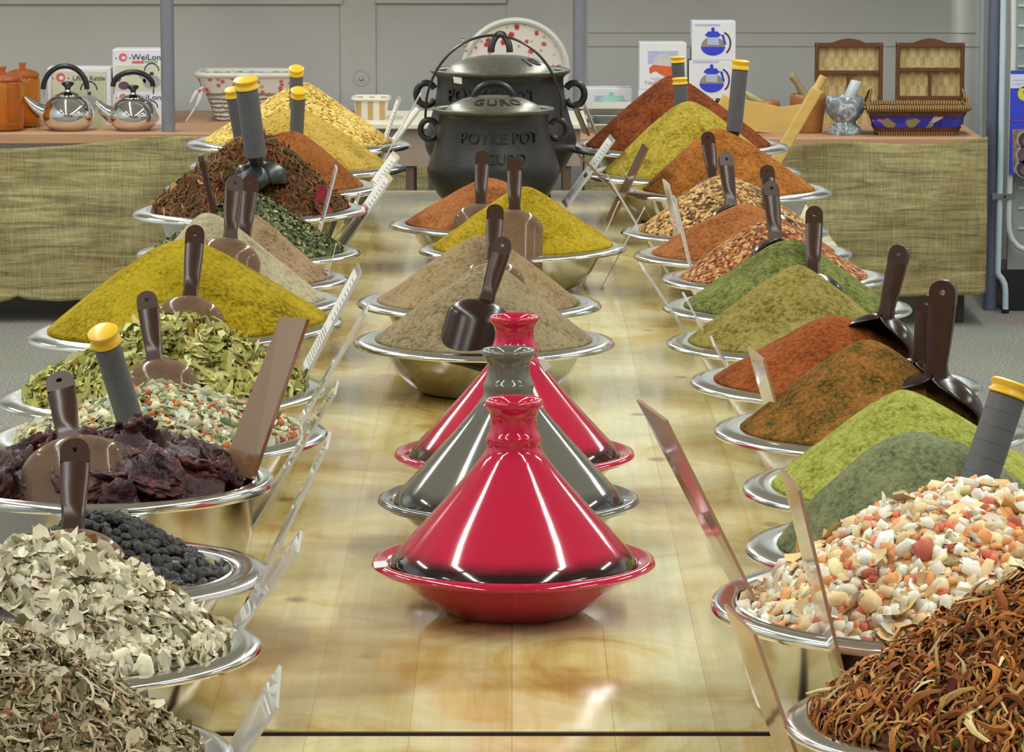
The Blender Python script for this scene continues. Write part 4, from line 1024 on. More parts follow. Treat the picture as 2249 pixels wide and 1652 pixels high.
def kettle_print(cx, cy, k, Y, parent):
    decal('kettle_picture', ell(cx, cy, 20 * k, 15 * k), Y, GRY, parent)
    decal('kettle_picture', [(cx - 30 * k, cy - 14 * k), (cx - 27 * k, cy - 17 * k), (cx - 12 * k, cy - 4 * k), (cx - 14 * k, cy + 4 * k)], Y, GRY, parent)
    o = ell(cx, cy - 24 * k, 17 * k, 18 * k, 16, 180, 360); i_ = ell(cx, cy - 24 * k, 14.5 * k, 15.5 * k, 16, 180, 360)
    decal('kettle_handle_picture', o + i_[::-1], Y, DK, parent)
    decal('kettle_knob_picture', ell(cx, cy - 18 * k, 5 * k, 4 * k, 10), Y, DK, parent)
Yb = YL + .30
t, _ = carton(106, 149, 242, 290, Yb, .12, 'white kettle carton behind the left chrome kettle', ZL)
decal('print_panel', [(113, 157), (232, 157), (232, 284), (113, 284)], Yb, CARTONC, t, .0006)
decal('print_panel', [(160, 174), (229, 174), (229, 280), (160, 280)], Yb, plain('print_panel_green', srgb(186, 190, 160), .6), t, .0009)
for x in (113, 232): decal('print_line', [(x, 157), (x + 1.5, 157), (x + 1.5, 284), (x, 284)], Yb, GRY, t)
emblem(133, 170, 10, Yb, t); lettering('printed_name', 'Lifting Kettle', 195, 172, 70, 15, Yb, NAVY, t); kettle_print(195, 226, 1.15, Yb, t)
Yb = YL + .33
t1, zt1 = carton(246, 201, 358, 290, Yb, .13, 'lower white kettle carton behind the right kettle', ZL)
lettering('printed_name', 'WeiLon', 322, 214, 64, 16, Yb, NAVY, t1); emblem(270, 214, 8, Yb, t1); kettle_print(332, 258, .9, Yb, t1)
t2, _ = carton(248, 109, 358, 199, Yb, .13, 'upper kettle carton stacked on its twin beside the left pole', zt1 + .0005)
decal('print_panel', [(252, 144), (357, 144), (357, 197), (252, 197)], Yb, CARTONC, t2, .0006)
lettering('printed_name', 'WeiLon', 321, 126, 64, 18, Yb, NAVY, t2); emblem(270, 126, 9, Yb, t2)
decal('red_bar', [(290, 134), (316, 134), (316, 139), (290, 139)], Yb, PINK, t2); decal('green_bar', [(318, 134), (346, 133), (346, 138), (318, 138)], Yb, GRN, t2)
kettle_print(333, 180, 1.0, Yb, t2)
decal('fruit_picture', ell(258, 172, 8, 8), Yb, PURP, t2); decal('fruit_picture', ell(272, 188, 12, 9), Yb, PURP, t2); decal('fruit_picture', ell(282, 160, 12, 7), Yb, GRN, t2, .001)
def teapot_print(cx, cy, Y, t):
    decal('teapot_glass', ell(cx, cy + 14, 26, 20), Y, KHA, t, .0008)
    decal('teapot_base', [p for p in ell(cx, cy + 14, 27, 21, 30, 5, 175)], Y, BLU, t, .0012)
    decal('teapot_strainer', [(cx - 12, cy - 8), (cx + 12, cy - 8), (cx + 13, cy + 12), (cx - 13, cy + 12)], Y, LBL, t, .0014)
    decal('teapot_lid', [(cx - 18, cy - 10), (cx - 10, cy - 18), (cx + 10, cy - 18), (cx + 18, cy - 10), (cx + 10, cy - 5), (cx - 10, cy - 5)], Y, BLU, t, .0016)
    decal('teapot_knob', ell(cx, cy - 22, 4, 5, 12), Y, BLU, t, .0016)
    o = ell(cx + 20, cy + 8, 20, 26, 16, -75, 60); i_ = ell(cx + 20, cy + 8, 16.5, 22, 16, -75, 60); decal('teapot_handle', o + i_[::-1], Y, DK, t)
    decal('teapot_arm', [(cx + 18, cy - 12), (cx + 24, cy - 10), (cx + 29, cy + 10), (cx + 25, cy + 12)], Y, BLU, t)
    decal('text_line', [(cx - 40, cy - 34), (cx + 16, cy - 34), (cx + 16, cy - 30), (cx - 40, cy - 30)], Y, LBL, t, .0007)
Yb = YR + .42
zb0 = at_y(1560, 216, Yb).z
tb0, zq = carton(1511, 217, 1612, 292, Yb, .11, 'plain white carton at the bottom of the blue teapot boxes', ZR)
tb1, zq1 = carton(1513, 133, 1613, 215, Yb, .11, 'white carton with blue teapot picture, lower of two', zq + .0005); teapot_print(1563, 168, Yb, tb1)
tb2, _ = carton(1519, 47, 1616, 131, Yb, .11, 'white carton with blue teapot picture, topmost of the stack', zq1 + .0005); teapot_print(1566, 87, Yb, tb2)
tc0, zq = carton(1402, 197, 1506, 292, Yb, .11, 'white carton under the orange teapot box', ZR)
tc1, _ = carton(1404, 94, 1508, 195, Yb, .11, 'white carton with orange teapot picture left of the blue ones', zq + .0005)
decal('print_panel', [(1423, 112), (1489, 112), (1489, 140), (1423, 140)], Yb, LBL, tc1, .0006)
decal('teapot_top', ell(1457, 133, 22, 15), Yb, LGREY, tc1, .0009)
decal('tea_picture', [(1426, 150), (1434, 142), (1470, 146), (1486, 142), (1490, 160), (1480, 172), (1462, 170), (1440, 156), (1427, 162)], Yb, ORG, tc1, .0011)
decal('tea_highlight', [(1452, 160), (1464, 171), (1480, 173), (1470, 178)], Yb, YLO, tc1, .0013)
decal('cup_picture', ell(1456, 168, 30, 10, 20, 20, 170), Yb, LGREY, tc1, .0008)
lettering('printed_name', 'Yindu', 1432, 182, 34, 12, Yb, GRY, tc1)
Yb = YR + .5
td, _ = carton(1286, 194, 1388, 292, Yb, .12, 'white carton with a teal casserole picture beside the pole', ZR)
decal('print_panel', [(1306, 210), (1370, 210), (1370, 238), (1306, 238)], Yb, LBL, td, .0006)
decal('casserole_picture', ell(1342, 228, 34, 16), Yb, TEAL, td, .0009); decal('casserole_lid', ell(1342, 218, 24, 9), Yb, plain('print_teal_light', srgb(170, 226, 204), .5), td, .0012)
decal('casserole_knob', ell(1343, 207, 6, 4.5, 12), Yb, TEAL, td, .0014)
decal('casserole_handle', [(1366, 217), (1374, 219), (1394, 238), (1388, 240)], Yb, TEAL, td, .0012)
# stack of white trays
WHT = plain('white_enamel', srgb(206, 204, 196), .35, var=.03); GTR = plain('grey_enamel', srgb(168, 170, 172), .4, var=.05)
zz = ZR
for i, (x0, x1, ytop, mat, lab) in enumerate(((1290, 1396, 272, WHT, 'bottom white tray of the stack by the pole'), (1292, 1398, 252, GTR, 'grey middle tray of the stack by the pole'), (1262, 1400, 236, WHT, 'top white tray of the stack by the pole'))):
    Yt = YR + .16; a = at_y(x0, 280, Yt); b = at_y(x1, ytop, Yt); z1 = b.z
    t = thing('serving_tray', ((a.x + b.x) / 2, Yt + .13, zz), lab, 'tray')
    hx, hy, h = (b.x - a.x) / 2, .13, z1 - zz - .0006
    m = MB()
    def sq(r, z, n=32): return [(math.copysign(abs(math.cos(q)) ** .35, math.cos(q)) * (hx + r), math.copysign(abs(math.sin(q)) ** .35, math.sin(q)) * (hy + r), z) for q in [2 * PI * k / n for k in range(n)]]
    rings = [sq(-.03, 0), sq(-.02, h * .5), sq(-.006, h * .8), sq(0, h * .85), sq(0, h), sq(-.006, h), sq(-.022, h * .6), sq(-.03, h * .5)]
    n = 32; vs = sum(rings, []); fs = [tuple(range(n))[::-1]]
    for r in range(len(rings) - 1):
        for k in range(n): fs.append((r * n + k, r * n + (k + 1) % n, (r + 1) * n + (k + 1) % n, (r + 1) * n + k))
    fs.append(tuple((len(rings) - 1) * n + k for k in range(n)))
    m.add(vs, fs).obj('tray_body', mat, t, local=True); zz = z1

# white console in the middle
CONS = plain('console_white', srgb(216, 210, 192), .4, var=.04); MAUVE = plain('console_panel', srgb(150, 132, 118), .55, var=.06); DKLEG = plain('console_leg', srgb(92, 70, 60), .5)
Yc = 11.3; a = at_y(775, 284, Yc); b = at_y(1290, 271, Yc); zt_ = b.z
t = thing('console_table', ((a.x + b.x) / 2, Yc + .25, 0), 'white-topped console table behind the black pots', 'table')
o = MB().box((a.x, Yc, a.z), (b.x, Yc + .5, zt_)).obj('tabletop', CONS, t, smooth=0); bevel(o, .004)
MB().box((a.x + .05, Yc + .03, at_y(0, 367, Yc).z), (b.x - .02, Yc + .45, a.z)).obj('apron', MAUVE, t, smooth=0)
for px in (900, 1245):
    q = at_y(px, 380, Yc + .06)
    for yy in (.06, .4): MB().box((q.x - .012, Yc + yy - .02, 0), (q.x + .012, Yc + yy + .02, at_y(0, 367, Yc).z)).obj('leg', DKLEG, t, smooth=0)
q0 = at_y(850, 380, Yc + .2)
# small fabric-covered basket on the console
STRIPE = NT('striped_fabric'); wv = STRIPE.node('ShaderNodeTexWave', bands_direction='X'); wv.inputs['Scale'].default_value = 9; wv.inputs['Distortion'].default_value = .3
STRIPE.link(STRIPE.coord(), wv.inputs['Vector']); STRIPE.link(STRIPE.ramp(wv.outputs['Fac'], [(.35, srgb(196, 160, 112)), (.55, srgb(222, 218, 202))]), STRIPE.b.inputs['Base Color']); STRIPE.set(Roughness=.9); STRIPE = STRIPE.m
def rect_rings(hx0, hy0, hx1, hy1, h, n=48, e=.3, levels=((0, 0), (0, 1))):
    out = []
    for k, v in levels:
        hx = hx0 + (hx1 - hx0) * v + k; hy = hy0 + (hy1 - hy0) * v + k
        out.append([(math.copysign(abs(math.cos(q)) ** e, math.cos(q)) * hx, math.copysign(abs(math.sin(q)) ** e, math.sin(q)) * hy, v * h) for q in [2 * PI * i / n for i in range(n)]])
    return out
def ring_mesh(rings, capb=True, capt=False):
    m = MB(); n = len(rings[0]); vs = sum(rings, []); fs = []
    if capb: fs.append(tuple(range(n))[::-1])
    for r in range(len(rings) - 1):
        for k in range(n): fs.append((r * n + k, r * n + (k + 1) % n, (r + 1) * n + (k + 1) % n, (r + 1) * n + k))
    if capt: fs.append(tuple((len(rings) - 1) * n + k for k in range(n)))
    return m.add(vs, fs)
Yk = Yc + .12; a = at_y(775, 262, Yk); b = at_y(852, 219, Yk)
t = thing('fabric_basket', ((a.x + b.x) / 2, Yk + .07, zt_), 'small striped fabric basket with white edging on the console', 'basket')
hx = (b.x - a.x) / 2; h = b.z - zt_
ring_mesh(rect_rings(hx * .85, .055, hx, .07, h, levels=((0, 0), (0, .5), (0, 1), (-.004, 1), (-.004, .1))), capt=True).obj('body', STRIPE, t, local=True)
rg = rect_rings(hx, .07, hx + .002, .072, h, levels=((0, 1),))[0]
MB().tube(rg + rg[:1], .005, 8, cap=False).obj('edging', WHT, t, local=True)

# white woven basket with floral lining
FLORAL = NT('floral_fabric'); vo = FLORAL.node('ShaderNodeTexVoronoi'); vo.inputs['Scale'].default_value = 26; FLORAL.link(FLORAL.coord(), vo.inputs['Vector'])
n_ = FLORAL.noise(FLORAL.coord(), 60, 3); d_ = FLORAL.math('ADD', vo.outputs['Distance'], FLORAL.math('MULTIPLY', n_.outputs['Fac'], .35))
fl = FLORAL.ramp(d_, [(.3, srgb(176, 40, 54)), (.42, srgb(206, 100, 104)), (.47, srgb(222, 214, 204))])
vo2 = FLORAL.node('ShaderNodeTexVoronoi'); vo2.inputs['Scale'].default_value = 38; FLORAL.link(FLORAL.coord(rot=(.5, .3, .9)), vo2.inputs['Vector'])
gr = FLORAL.ramp(vo2.outputs['Distance'], [(.16, (1, 1, 1, 1)), (.24, (0, 0, 0, 1))]); FLORAL.link(FLORAL.mix(FLORAL.math('MULTIPLY', gr, .7), fl, srgb(150, 146, 92)), FLORAL.b.inputs['Base Color']); FLORAL.set(Roughness=.8); FLORAL = FLORAL.m
LINING = NT('pale_floral_lining'); vo3 = LINING.node('ShaderNodeTexVoronoi'); vo3.inputs['Scale'].default_value = 46; LINING.link(LINING.coord(), vo3.inputs['Vector'])
LINING.link(LINING.ramp(vo3.outputs['Distance'], [(.2, srgb(188, 96, 96)), (.34, srgb(200, 176, 160)), (.42, srgb(216, 214, 212))]), LINING.b.inputs['Base Color']); LINING.set(Roughness=.8); LINING = LINING.m
WICK = NT('white_wicker'); w1 = WICK.node('ShaderNodeTexWave', bands_direction='Z'); w1.inputs['Scale'].default_value = 22; w1.inputs['Distortion'].default_value = 3; w1.inputs['Detail Scale'].default_value = 3
WICK.link(WICK.coord(), w1.inputs['Vector']); WICK.link(WICK.ramp(w1.outputs['Fac'], [(.15, srgb(182, 176, 164)), (.5, srgb(222, 219, 210))]), WICK.b.inputs['Base Color']); WICK.bump(w1.outputs['Fac'], .9, .012); WICK.set(Roughness=.6); WICK = WICK.m
Yk = YL + .42; a = at_y(434, 285, Yk); b = at_y(652, 166, Yk); hx = (b.x - a.x) / 2; h = b.z - ZL
t = thing('wicker_basket', ((a.x + b.x) / 2, Yk + .12, ZL), 'white woven basket with floral lining behind the grey-handled scoops', 'basket')
ring_mesh(rect_rings(hx * .66, .08, hx, .12, h, levels=((0, 0), (0, .3), (0, .7), (0, 1), (-.006, 1), (-.006, .1))), capt=True).obj('body', WICK, t, local=True)
ring_mesh(rect_rings(hx * .66, .08, hx, .12, h, levels=((.004, .62), (.006, .78), (.008, .95), (.002, 1.0))), capb=False).obj('lining', LINING, t, local=True)
rg = rect_rings(hx, .12, hx, .12, h, levels=((.004, 1),))[0]; MB().tube(rg + rg[:1], .010, 8, cap=False).obj('rim', WHT, t, local=True)
bw = at_y(432, 205, Yk) - t.location
MB().tube([bw + Vector((.02, 0, .02)), bw + Vector((-.004, -.01, .0)), bw + Vector((-.02, -.01, -.03))], [.004, .008, .003], 6).obj('ribbon', LINING, t, local=True)
MB().tube([bw + Vector((.02, 0, .02)), bw + Vector((.012, -.012, -.01)), bw + Vector((.0, -.012, -.04)), bw + Vector((-.035, -.012, -.09))], [.004, .007, .004, .002], 6).obj('ribbon', LINING, t, local=True)

# oval floral tray standing behind the pots
Yk = 12.62; c = at_y(1132, 152, Yk); rx = 113 * depth(c) / F; rz = 107 * depth(c) / F
t = thing('oval_tray', (c.x, Yk, ZL), 'oval white tray with red flowers standing upright behind the pots', 'tray')
zc_ = c.z
MB().prism([(c.x + rx * .95 * math.cos(q), Yk, zc_ + rz * .95 * math.sin(q)) for q in [2 * PI * i / 64 for i in range(64)]], (0, .006, 0)).obj('panel', FLORAL, t, smooth=0)
ringp = [(c.x + rx * math.cos(q), Yk - .004, zc_ + rz * math.sin(q)) for q in [2 * PI * i / 64 for i in range(65)]]
MB().tube(ringp, .010, 8, cap=False).obj('rim', WHT, t)
MB().box((c.x - .06, Yk - .01, ZL), (c.x + .06, Yk + .02, zc_ - rz + .01)).obj('foot', WICK, t, smooth=0)
sp_ = at_y(1024, 100, Yk)
MB().tube([sp_ + Vector((0, -.02, -.02)), sp_ + Vector((-.006, -.02, .0)), sp_ + Vector((-.012, -.02, .03))], .003, 6).obj('handle', WICK, t)
zs = ZL
LEDGE = plain('ledge_board', srgb(150, 120, 96), .5)
o = MB().box((xl1 - .02, 12.45, ZL - .03), (xr0 + .02, 12.95, ZL - .0003)).obj('shelf_board', LEDGE, smooth=0); tag(o, 'plain board bridging the two back tables behind the black pots', 'shelf')

# light wooden chair leaning behind the right bowls
PINE = wood('pale_pine', srgb(214, 176, 98), .4, (6, 6, 40), .15)
Yh = 11.2
def bar(m, p, q, w, d, Y0, Y1=None):
    a = at_y(p[0], p[1], Y0); b = at_y(q[0], q[1], Y1 or Y0); ax_ = (b - a).normalized(); s_ = Vector((0, 1, 0)).cross(ax_).normalized()
    return m.prism([a + s_ * w / 2, a - s_ * w / 2, b - s_ * w / 2, b + s_ * w / 2], (0, d, 0))
def to_floor(p, q, Y):
    a = at_y(p[0], p[1], Y); b = at_y(q[0], q[1], Y); k = (a.z - .0) / (a.z - b.z); return a, a + (b - a) * k
a, b = to_floor((1796, 196), (1712, 344), Yh)
t = thing('wooden_chair', (b.x - .15, Yh, 0), 'pale wooden folding chair leaning at a slant behind the right-hand bowls', 'chair')
def post(a, b, name, w=.034, d=.03):
    ax_ = (b - a).normalized(); s_ = Vector((0, 1, 0)).cross(ax_).normalized()
    o = MB().prism([a + s_ * w / 2, a - s_ * w / 2, b - s_ * w / 2, b + s_ * w / 2], (0, d, 0)).obj(name, PINE, t, smooth=0); bevel(o, .004); return o
lift = Vector((0, 0, .0095))
post(a, b + lift, 'post')
top = at_y(1810, 168, Yh); MB().tube([top + Vector((0, .015, 0)), a + Vector((0, .015, 0)) + (b - a) * .05], [.0125, .0145], 14).obj('post_tip', PINE, t)
a2, b2 = to_floor((1602, 212), (1570, 268), Yh + .12); post(a2, b2 + lift, 'post')
m = MB(); topc = [(1598, 224), (1640, 221), (1680, 228), (1715, 236), (1745, 232), (1782, 226)]; botc = [(1588, 272), (1640, 286), (1680, 291), (1715, 292), (1735, 290), (1744, 288)]
n = len(topc); vs = []
for d in (0, .02):
    for row in (topc, botc):
        for i, (x, y) in enumerate(row):
            u = i / (n - 1); vs.append(at_y(x, y, Yh + .12 * (1 - u) + .05 * math.sin(PI * u)) + Vector((0, d, 0)))
fs = []
for i in range(n - 1):
    fs += [(i, i + 1, n + i + 1, n + i), (2 * n + i, 3 * n + i, 3 * n + i + 1, 2 * n + i + 1), (i, 2 * n + i, 2 * n + i + 1, i + 1), (n + i, n + i + 1, 3 * n + i + 1, 3 * n + i)]
fs += [(0, n, 3 * n, 2 * n), (n - 1, 3 * n - 1, 4 * n - 1, 2 * n - 1)]
o = m.add(vs, fs).obj('back_slat', PINE, t)
sa, sb = a.lerp(b, .52), a2.lerp(b2, .5)
MB().prism([sa, sb, sb + Vector((.05, -.30, -.02)), sa + Vector((.05, -.30, -.02))], (0, 0, .02)).obj('seat', PINE, t, smooth=0)
for s0 in (sa, sb):
    e = Vector((s0.x + .16, s0.y - .28, .002)); f0 = s0 + Vector((.02, -.16, -.01))
    MB().tube([f0, e], .014, 10).obj('front_leg', PINE, t)

# wooden mortars and pestles
MORT = wood('turned_wood', srgb(166, 108, 58), .35, (5, 5, 60), .3); PEST = wood('grey_turned_wood', srgb(150, 134, 100), .45, (30, 30, 6), .2)
def mortar(cx, w, ytop, Y, label, mat, prof, pcoords, plabel, pmat, prad):
    a = at_y(cx, ytop, Y); r = w / 2 * depth(a) / F; h = a.z - ZR
    t = thing('mortar', (a.x, Y, ZR), label, 'mortar')
    MB().lathe([(x * r, z * h) for x, z in prof], 56).obj('cup', mat, t, local=True, smooth=50)
    p = thing('pestle', at_y(*pcoords[-1], Y), plabel, 'pestle')
    MB().tube([at_y(x, y, Y) for x, y in pcoords], prad, 16).obj('shaft', pmat, p)
    return t
WP = [(0, 0), (.72, 0), (.78, .05), (.80, .2), (.86, .45), (.97, .72), (1.0, .88), (.97, .96), (.9, 1), (.82, .98), (.74, .9), (.6, .5), (0, .4)]
mortar(1775, 82, 206, YR + .20, 'brown turned wooden mortar behind the pale chair', MORT, WP, [(1741, 156), (1741, 168), (1752, 184), (1762, 202), (1778, 225)], 'grey-brown pestle with round knob in the brown wooden mortar', PEST, [.004, .0135, .010, .014, .016])
mortar(1680, 66, 221, YR + .22, 'second wooden mortar mostly hidden by the chair back', MORT, WP, [(1636, 202), (1648, 212), (1664, 222), (1680, 240)], 'olive pestle leaning in the half-hidden wooden mortar', wood('olive_wood', srgb(178, 168, 104), .45), [.006, .0125, .012, .013])
MARB = NT('grey_marble'); n_ = MARB.noise(MARB.coord(), 16, 6, .65, 2.2)
MARB.link(MARB.ramp(n_.outputs['Fac'], [(.32, srgb(78, 88, 98)), (.5, srgb(136, 146, 152)), (.62, srgb(208, 214, 216))]), MARB.b.inputs['Base Color']); MARB.set(Roughness=.18); MARB = MARB.m
MP = [(0, 0), (.8, 0), (.86, .06), (.82, .18), (.6, .26), (.54, .33), (.74, .44), (.93, .58), (1.0, .74), (.98, .9), (.92, .98), (.84, 1), (.74, .94), (.5, .6), (0, .5)]
mortar(1856, 87, 211, YR + .13, 'grey veined marble mortar on a foot beside the wicker basket', MARB, MP, [(1881, 177), (1880, 182), (1868, 208), (1860, 232)], 'white marble pestle standing in the marble mortar', plain('white_marble', srgb(196, 204, 208), .2, var=.08, scale=40), [.0165, .019, .018, .02])
k_ = at_y(1577, 222, YR + .28); r6 = 6.5 * depth(k_) / F
t = thing('pepper_grinder', (k_.x, YR + .28, ZR), 'small dark grinder with a round black knob before the teapot boxes', 'grinder')
hk = k_.z - ZR
MB().lathe([(0, 0), (.03, 0), (.028, hk * .45), (.022, hk * .6), (.008, hk * .75), (.006, hk * .9), (0, hk * .9)], 28).obj('body', plain('dark_grinder', srgb(66, 62, 78), .3), t, local=True)
MB().lathe([(0, hk - r6)] + [(r6 * math.cos(q), hk + r6 * math.sin(q)) for q in [-PI / 2 + PI * i / 12 for i in range(1, 12)]] + [(0, hk + r6)], 20).obj('knob', BLACKP, t, local=True)
a = at_y(1632, 281, YR + .05); b = at_y(1662, 266, YR + .05)
t = thing('white_box', ((a.x + b.x) / 2, YR + .1, ZR), 'small white box at the foot of the mortars', 'box')
bevel(MB().box((a.x - .02, YR + .05, ZR), (b.x, YR + .14, b.z)).obj('box', WHT, t, smooth=0), .002)

# wicker bread basket with blue lining
CANE = NT('golden_cane'); w1 = CANE.node('ShaderNodeTexWave', bands_direction='X'); w1.inputs['Scale'].default_value = 40; w1.inputs['Distortion'].default_value = 2
CANE.link(CANE.coord(), w1.inputs['Vector']); CANE.link(CANE.ramp(w1.outputs['Fac'], [(.2, srgb(96, 66, 36)), (.6, srgb(186, 148, 88))]), CANE.b.inputs['Base Color']); CANE.bump(w1.outputs['Fac'], .8, .008); CANE.set(Roughness=.5); CANE = CANE.m
CANED = plain('dark_cane', srgb(92, 54, 40), .5, var=.35, scale=60)
PATCH = NT('blue_patchwork'); vo = PATCH.node('ShaderNodeTexVoronoi'); vo.inputs['Scale'].default_value = 26; PATCH.link(PATCH.coord(scale=(1, .1, 1.4)), vo.inputs['Vector'])
sx_ = PATCH.node('ShaderNodeSeparateColor'); PATCH.link(vo.outputs['Color'], sx_.inputs[0])
PATCH.link(PATCH.ramp(sx_.outputs[0], [(0, srgb(52, 46, 160)), (.4, srgb(64, 60, 176)), (.6, srgb(148, 130, 80)), (.72, srgb(190, 178, 176)), (.84, srgb(196, 92, 116)), (.92, srgb(40, 36, 120))], 'CONSTANT'), PATCH.b.inputs['Base Color']); PATCH.set(Roughness=.8); PATCH = PATCH.m
Yk = YR + .05; a = at_y(1908, 291, Yk); b = at_y(2130, 234, Yk); hx = (b.x - a.x) / 2; h = b.z - ZR
t = thing('bread_basket', ((a.x + b.x) / 2, Yk + .1, ZR), 'oblong cane basket with blue patterned lining on the right back table', 'basket')
def br_(lv): return rect_rings(hx * .8, .07, hx, .1, h, e=.25, levels=lv)
ring_mesh(br_(((0, 0), (0, .14))), capt=False).obj('base_band', CANE, t, local=True)
ring_mesh(br_(((.001, .14), (.003, .28))), capb=False).obj('lower_band', CANED, t, local=True)
ring_mesh(br_(((0, .28), (0, .66))), capb=False).obj('lining', PATCH, t, local=True)
ring_mesh(br_(((.003, .66), (.003, .86))), capb=False).obj('upper_band', CANED, t, local=True)
ring_mesh(br_(((0, .1), (-.004, .1), (-.004, .95)))[1:], capb=True).obj('inner_wall', CANE, t, local=True)
rg = br_(((.003, .93),))[0]; MB().tube(rg + rg[:1], .011, 8, cap=False).obj('rim', CANE, t, local=True)
for s_ in (-1, 1):
    x = s_ * (hx + .002); MB().tube([(x, -.05, h), (x + s_ * -.012, -.035, h + .035), (x - s_ * .016, 0, h + .045), (x + s_ * -.012, .035, h + .035), (x, .05, h)], .005, 8).obj('handle', CANE, t, local=True)

# woven letter racks against the wall
WEAVE = NT('split_cane_weave'); ck = WEAVE.node('ShaderNodeTexChecker'); ck.inputs['Scale'].default_value = 46
WEAVE.link(WEAVE.coord(scale=(1.4, 0, .7)), ck.inputs['Vector']); n_ = WEAVE.noise(WEAVE.coord(scale=(60, 1, 12)), 1, 3)
c1 = WEAVE.ramp(n_.outputs['Fac'], [(.3, srgb(158, 132, 78)), (.7, srgb(206, 182, 124))]); c2 = WEAVE.ramp(n_.outputs['Fac'], [(.3, srgb(176, 150, 92)), (.7, srgb(222, 202, 150))])
WEAVE.link(WEAVE.mix(ck.outputs['Fac'], c1, c2), WEAVE.b.inputs['Base Color']); WEAVE.bump(ck.outputs['Fac'], .6, .004); WEAVE.set(Roughness=.55); WEAVE = WEAVE.m
RACK = wood('rack_brown', srgb(104, 64, 36), .4, (20, 20, 20), .25)
def rack(x0, x1, ytop, ybar, xm, ybar2, Y, label):
    a = at_y(x0, ytop + 8, Y); b = at_y(x1, ytop + 8, Y); z1 = a.z; z0 = ZR; m_ = .012
    t = thing('letter_rack', ((a.x + b.x) / 2, Y, z0), label, 'rack')
    for x in (a.x, b.x - m_): bevel(MB().box((x, Y - .02, z0), (x + m_, Y + .012, z1)).obj('side_rail', RACK, t, smooth=0), .003)
    w_ = b.x - a.x; pts = [(a.x, z1 - .012), (b.x, z1 - .012), (b.x, z1)] + [(b.x - w_ * (.25 + .5 * i / 12), z1 + .014 * math.sin(PI * i / 12)) for i in range(13)] + [(a.x, z1)]
    MB().prism([(x, Y - .018, z) for x, z in pts], (0, .028, 0)).obj('top_rail', RACK, t, smooth=0)
    MB().box((a.x + m_, Y + .004, z0), (b.x - m_, Y + .010, z1 - .01)).obj('woven_back', WEAVE, t, smooth=0)
    for yb, nm, dy in ((ybar, 'shelf_bar', -.045), (ybar2, 'shelf_bar', -.06)):
        z = at_y(x0, yb, Y).z; MB().box((a.x + m_, Y - .02, z - .005), (b.x - m_, Y + .004, z + .005)).obj(nm, RACK, t, smooth=0)
    xx = at_y(xm, ybar, Y).x; MB().box((xx - .005, Y - .018, at_y(x0, ybar2, Y).z), (xx + .005, Y + .004, at_y(x0, ybar, Y).z)).obj('divider', RACK, t, smooth=0)
rack(1790, 1939, 86, 158, 1864, 224, YR + .55, 'brown framed woven rack on the right, behind the marble mortar')
rack(1968, 2118, 86, 152, 2042, 214, YR + .55, 'brown framed woven rack nearest the right corner pole')

# display stand with slat panel and poster at the right edge
TUBE = plain('pale_blue_tube', srgb(186, 204, 214), .35, var=.04); TUBEW = plain('off_white_tube', srgb(206, 208, 204), .4, var=.04); DKP = plain('blue_grey_post', srgb(104, 110, 134), .4, .3, var=.06)
SLAT = plain('slat_panel_grey', srgb(150, 158, 156), .5, var=.04); SLATW = plain('slat_edge', srgb(196, 206, 204), .45)
Ys = 12.28
foot = at_z(2207, 688, 0); Ys = foot.y
t = thing('display_stand', (foot.x, Ys, 0), 'white tubular display stand with slatted panel at the right edge', 'display stand')
P = lambda x, y: at_y(x, y, Ys)
sc_ = depth(P(2200, 300)) / F
MB().tube([P(2204, -700), P(2204, 0), P(2199, 300), P(2191, 598), P(2193, 604), P(2200, 612), P(2206, 624), P(2208, 640), P(2208, 680)], 7 * sc_, 14).obj('upright_tube', TUBE, t)
MB().lathe([(0, 0), (8.5 * sc_, 0), (8.5 * sc_, 9 * sc_), (0, 9 * sc_)], 20, c=(P(2208, 680).x, Ys, 0.0)).obj('rubber_foot', BLACKP, t)
MB().tube([P(2228, -700), P(2226, 100), P(2219, 360), P(2215, 480), P(2216, 505), P(2222, 525), P(2235, 541), P(2252, 549), P(2400, 560)], 6.5 * sc_, 14).obj('bent_tube', TUBEW, t)
a = P(2178, 437); b = P(2228, 425); MB().box((a.x, Ys - .014, a.z), (b.x, Ys + .02, b.z)).obj('clamp', plain('clamp_grey', srgb(120, 126, 132), .4, .4), t, smooth=0)
MB().lathe([(0, 0), (.004, 0), (.004, .004), (0, .004)], 12, ax=Matrix.Translation(P(2206, 431) + Vector((0, -.014, 0))) @ Matrix.Rotation(PI / 2, 4, 'X')).obj('clamp_bolt', BLACKP, t)
Yp = Ys + .06
a = at_y(2212, 592, Yp); b = at_y(2640, -600, Yp)
MB().box((a.x, Yp, a.z), (b.x, Yp + .02, b.z)).obj('slat_panel', SLAT, t, smooth=0)
m = MB()
for i in range(-12, 12):
    y = 12 + 44.5 * i
    if y < 555: p0 = at_y(2236, y + 2.5, Yp - .006); p1 = at_y(2640, y - 2.5, Yp - .006); m.box((p0.x, Yp - .006, p0.z), (p1.x, Yp, p1.z))
m.obj('slat_edges', SLATW, t, smooth=0)
a = at_y(2196, 650, Yp + .05); b = at_y(2640, 590, Yp + .05); 
o = MB().box((a.x, Yp + .0, 0), (b.x, Yp + .3, at_y(2196, 592, Yp).z - .0005)).obj('base_plinth', BLACKP, t, smooth=0)
pole(2164, 2194, 420, Ys - .06 + .14, 0, 'blue-grey post at the right end of the back table', DKP)
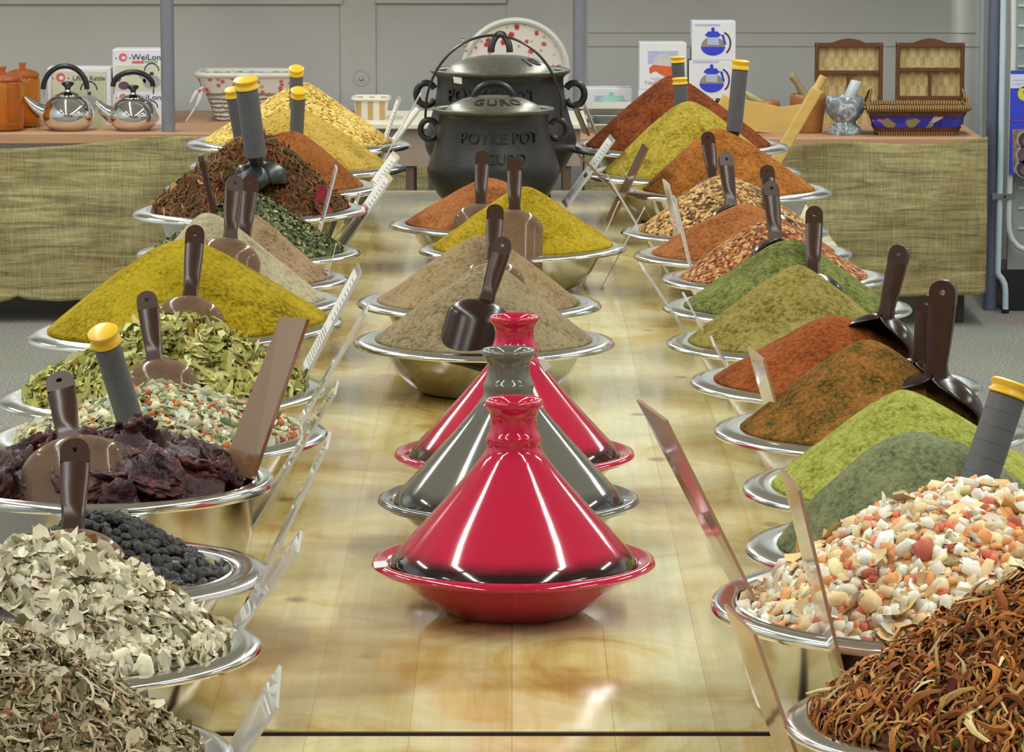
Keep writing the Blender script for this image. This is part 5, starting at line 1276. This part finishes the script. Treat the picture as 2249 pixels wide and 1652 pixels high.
# poster
Yq = Ys - .02
a = at_y(2216, 383, Yq); b = at_y(2420, 155, Yq)
t = thing('poster_board', ((a.x + b.x) / 2, Yq, a.z), 'blue poster with food photos hung on the stand at the right edge', 'poster')
PB = plain('poster_blue', srgb(48, 66, 200), .4, var=.04)
MB().box((a.x, Yq, a.z), (b.x, Yq + .004, b.z)).obj('board', PB, t, smooth=0)
decal('header_panel', [(2219, 163), (2417, 163), (2417, 193), (2219, 194)], Yq, plain('poster_white', srgb(206, 206, 226), .5), t)
decal('text_line', [(2226, 175), (2400, 174), (2400, 177), (2226, 178)], Yq, LBL, t, .0015); decal('text_line', [(2226, 183), (2400, 182), (2400, 185), (2226, 186)], Yq, LBL, t, .0015)
decal('purple_line', [(2217, 264), (2419, 264), (2419, 267), (2217, 267)], Yq, plain('poster_purple', srgb(104, 66, 170), .5), t)
st = [(2251 + (17 if i % 2 else 14.5) * math.cos(PI * i / 20), 206 + (17 if i % 2 else 14.5) * math.sin(PI * i / 20)) for i in range(40)]
decal('starburst', st, Yq, plain('poster_yellow', srgb(206, 206, 70), .5), t); lettering('starburst_letter', 'V', 2251, 206, 9, 18, Yq, DK, t)
decal('photo_panel', [(2223, 284), (2415, 282), (2415, 380), (2225, 381)], Yq, plain('poster_food', srgb(140, 110, 96), .5, var=.5, scale=60), t)
for x, y, r, m_ in ((2262, 307, 29, 0), (2262, 340, 31, 1), (2258, 370, 29, 0), (2340, 310, 32, 0), (2340, 362, 30, 1)):
    decal('pan_picture', ell(x, y, r, r * .8 if r < 40 else r), Yq, GRY, t, .0014); decal('pan_inside', ell(x, y + 1, r * .88, r * .7), Yq, PURP if m_ else DK, t, .0018); decal('food_picture', ell(x, y + 4, r * .6, r * .4), Yq, plain('poster_meat', srgb(120, 84, 74), .5, var=.4, scale=90), t, .0021)

# ------------------------------------------------------------------ output look
S.cycles.use_denoising = True
S.cycles.max_bounces = 10; S.cycles.transmission_bounces = 8; S.cycles.glossy_bounces = 5
S.cycles.sample_clamp_indirect = 8
v = S.view_settings; v.view_transform = 'Standard'; v.look = 'None'; v.gamma = 1; v.exposure = -0.86
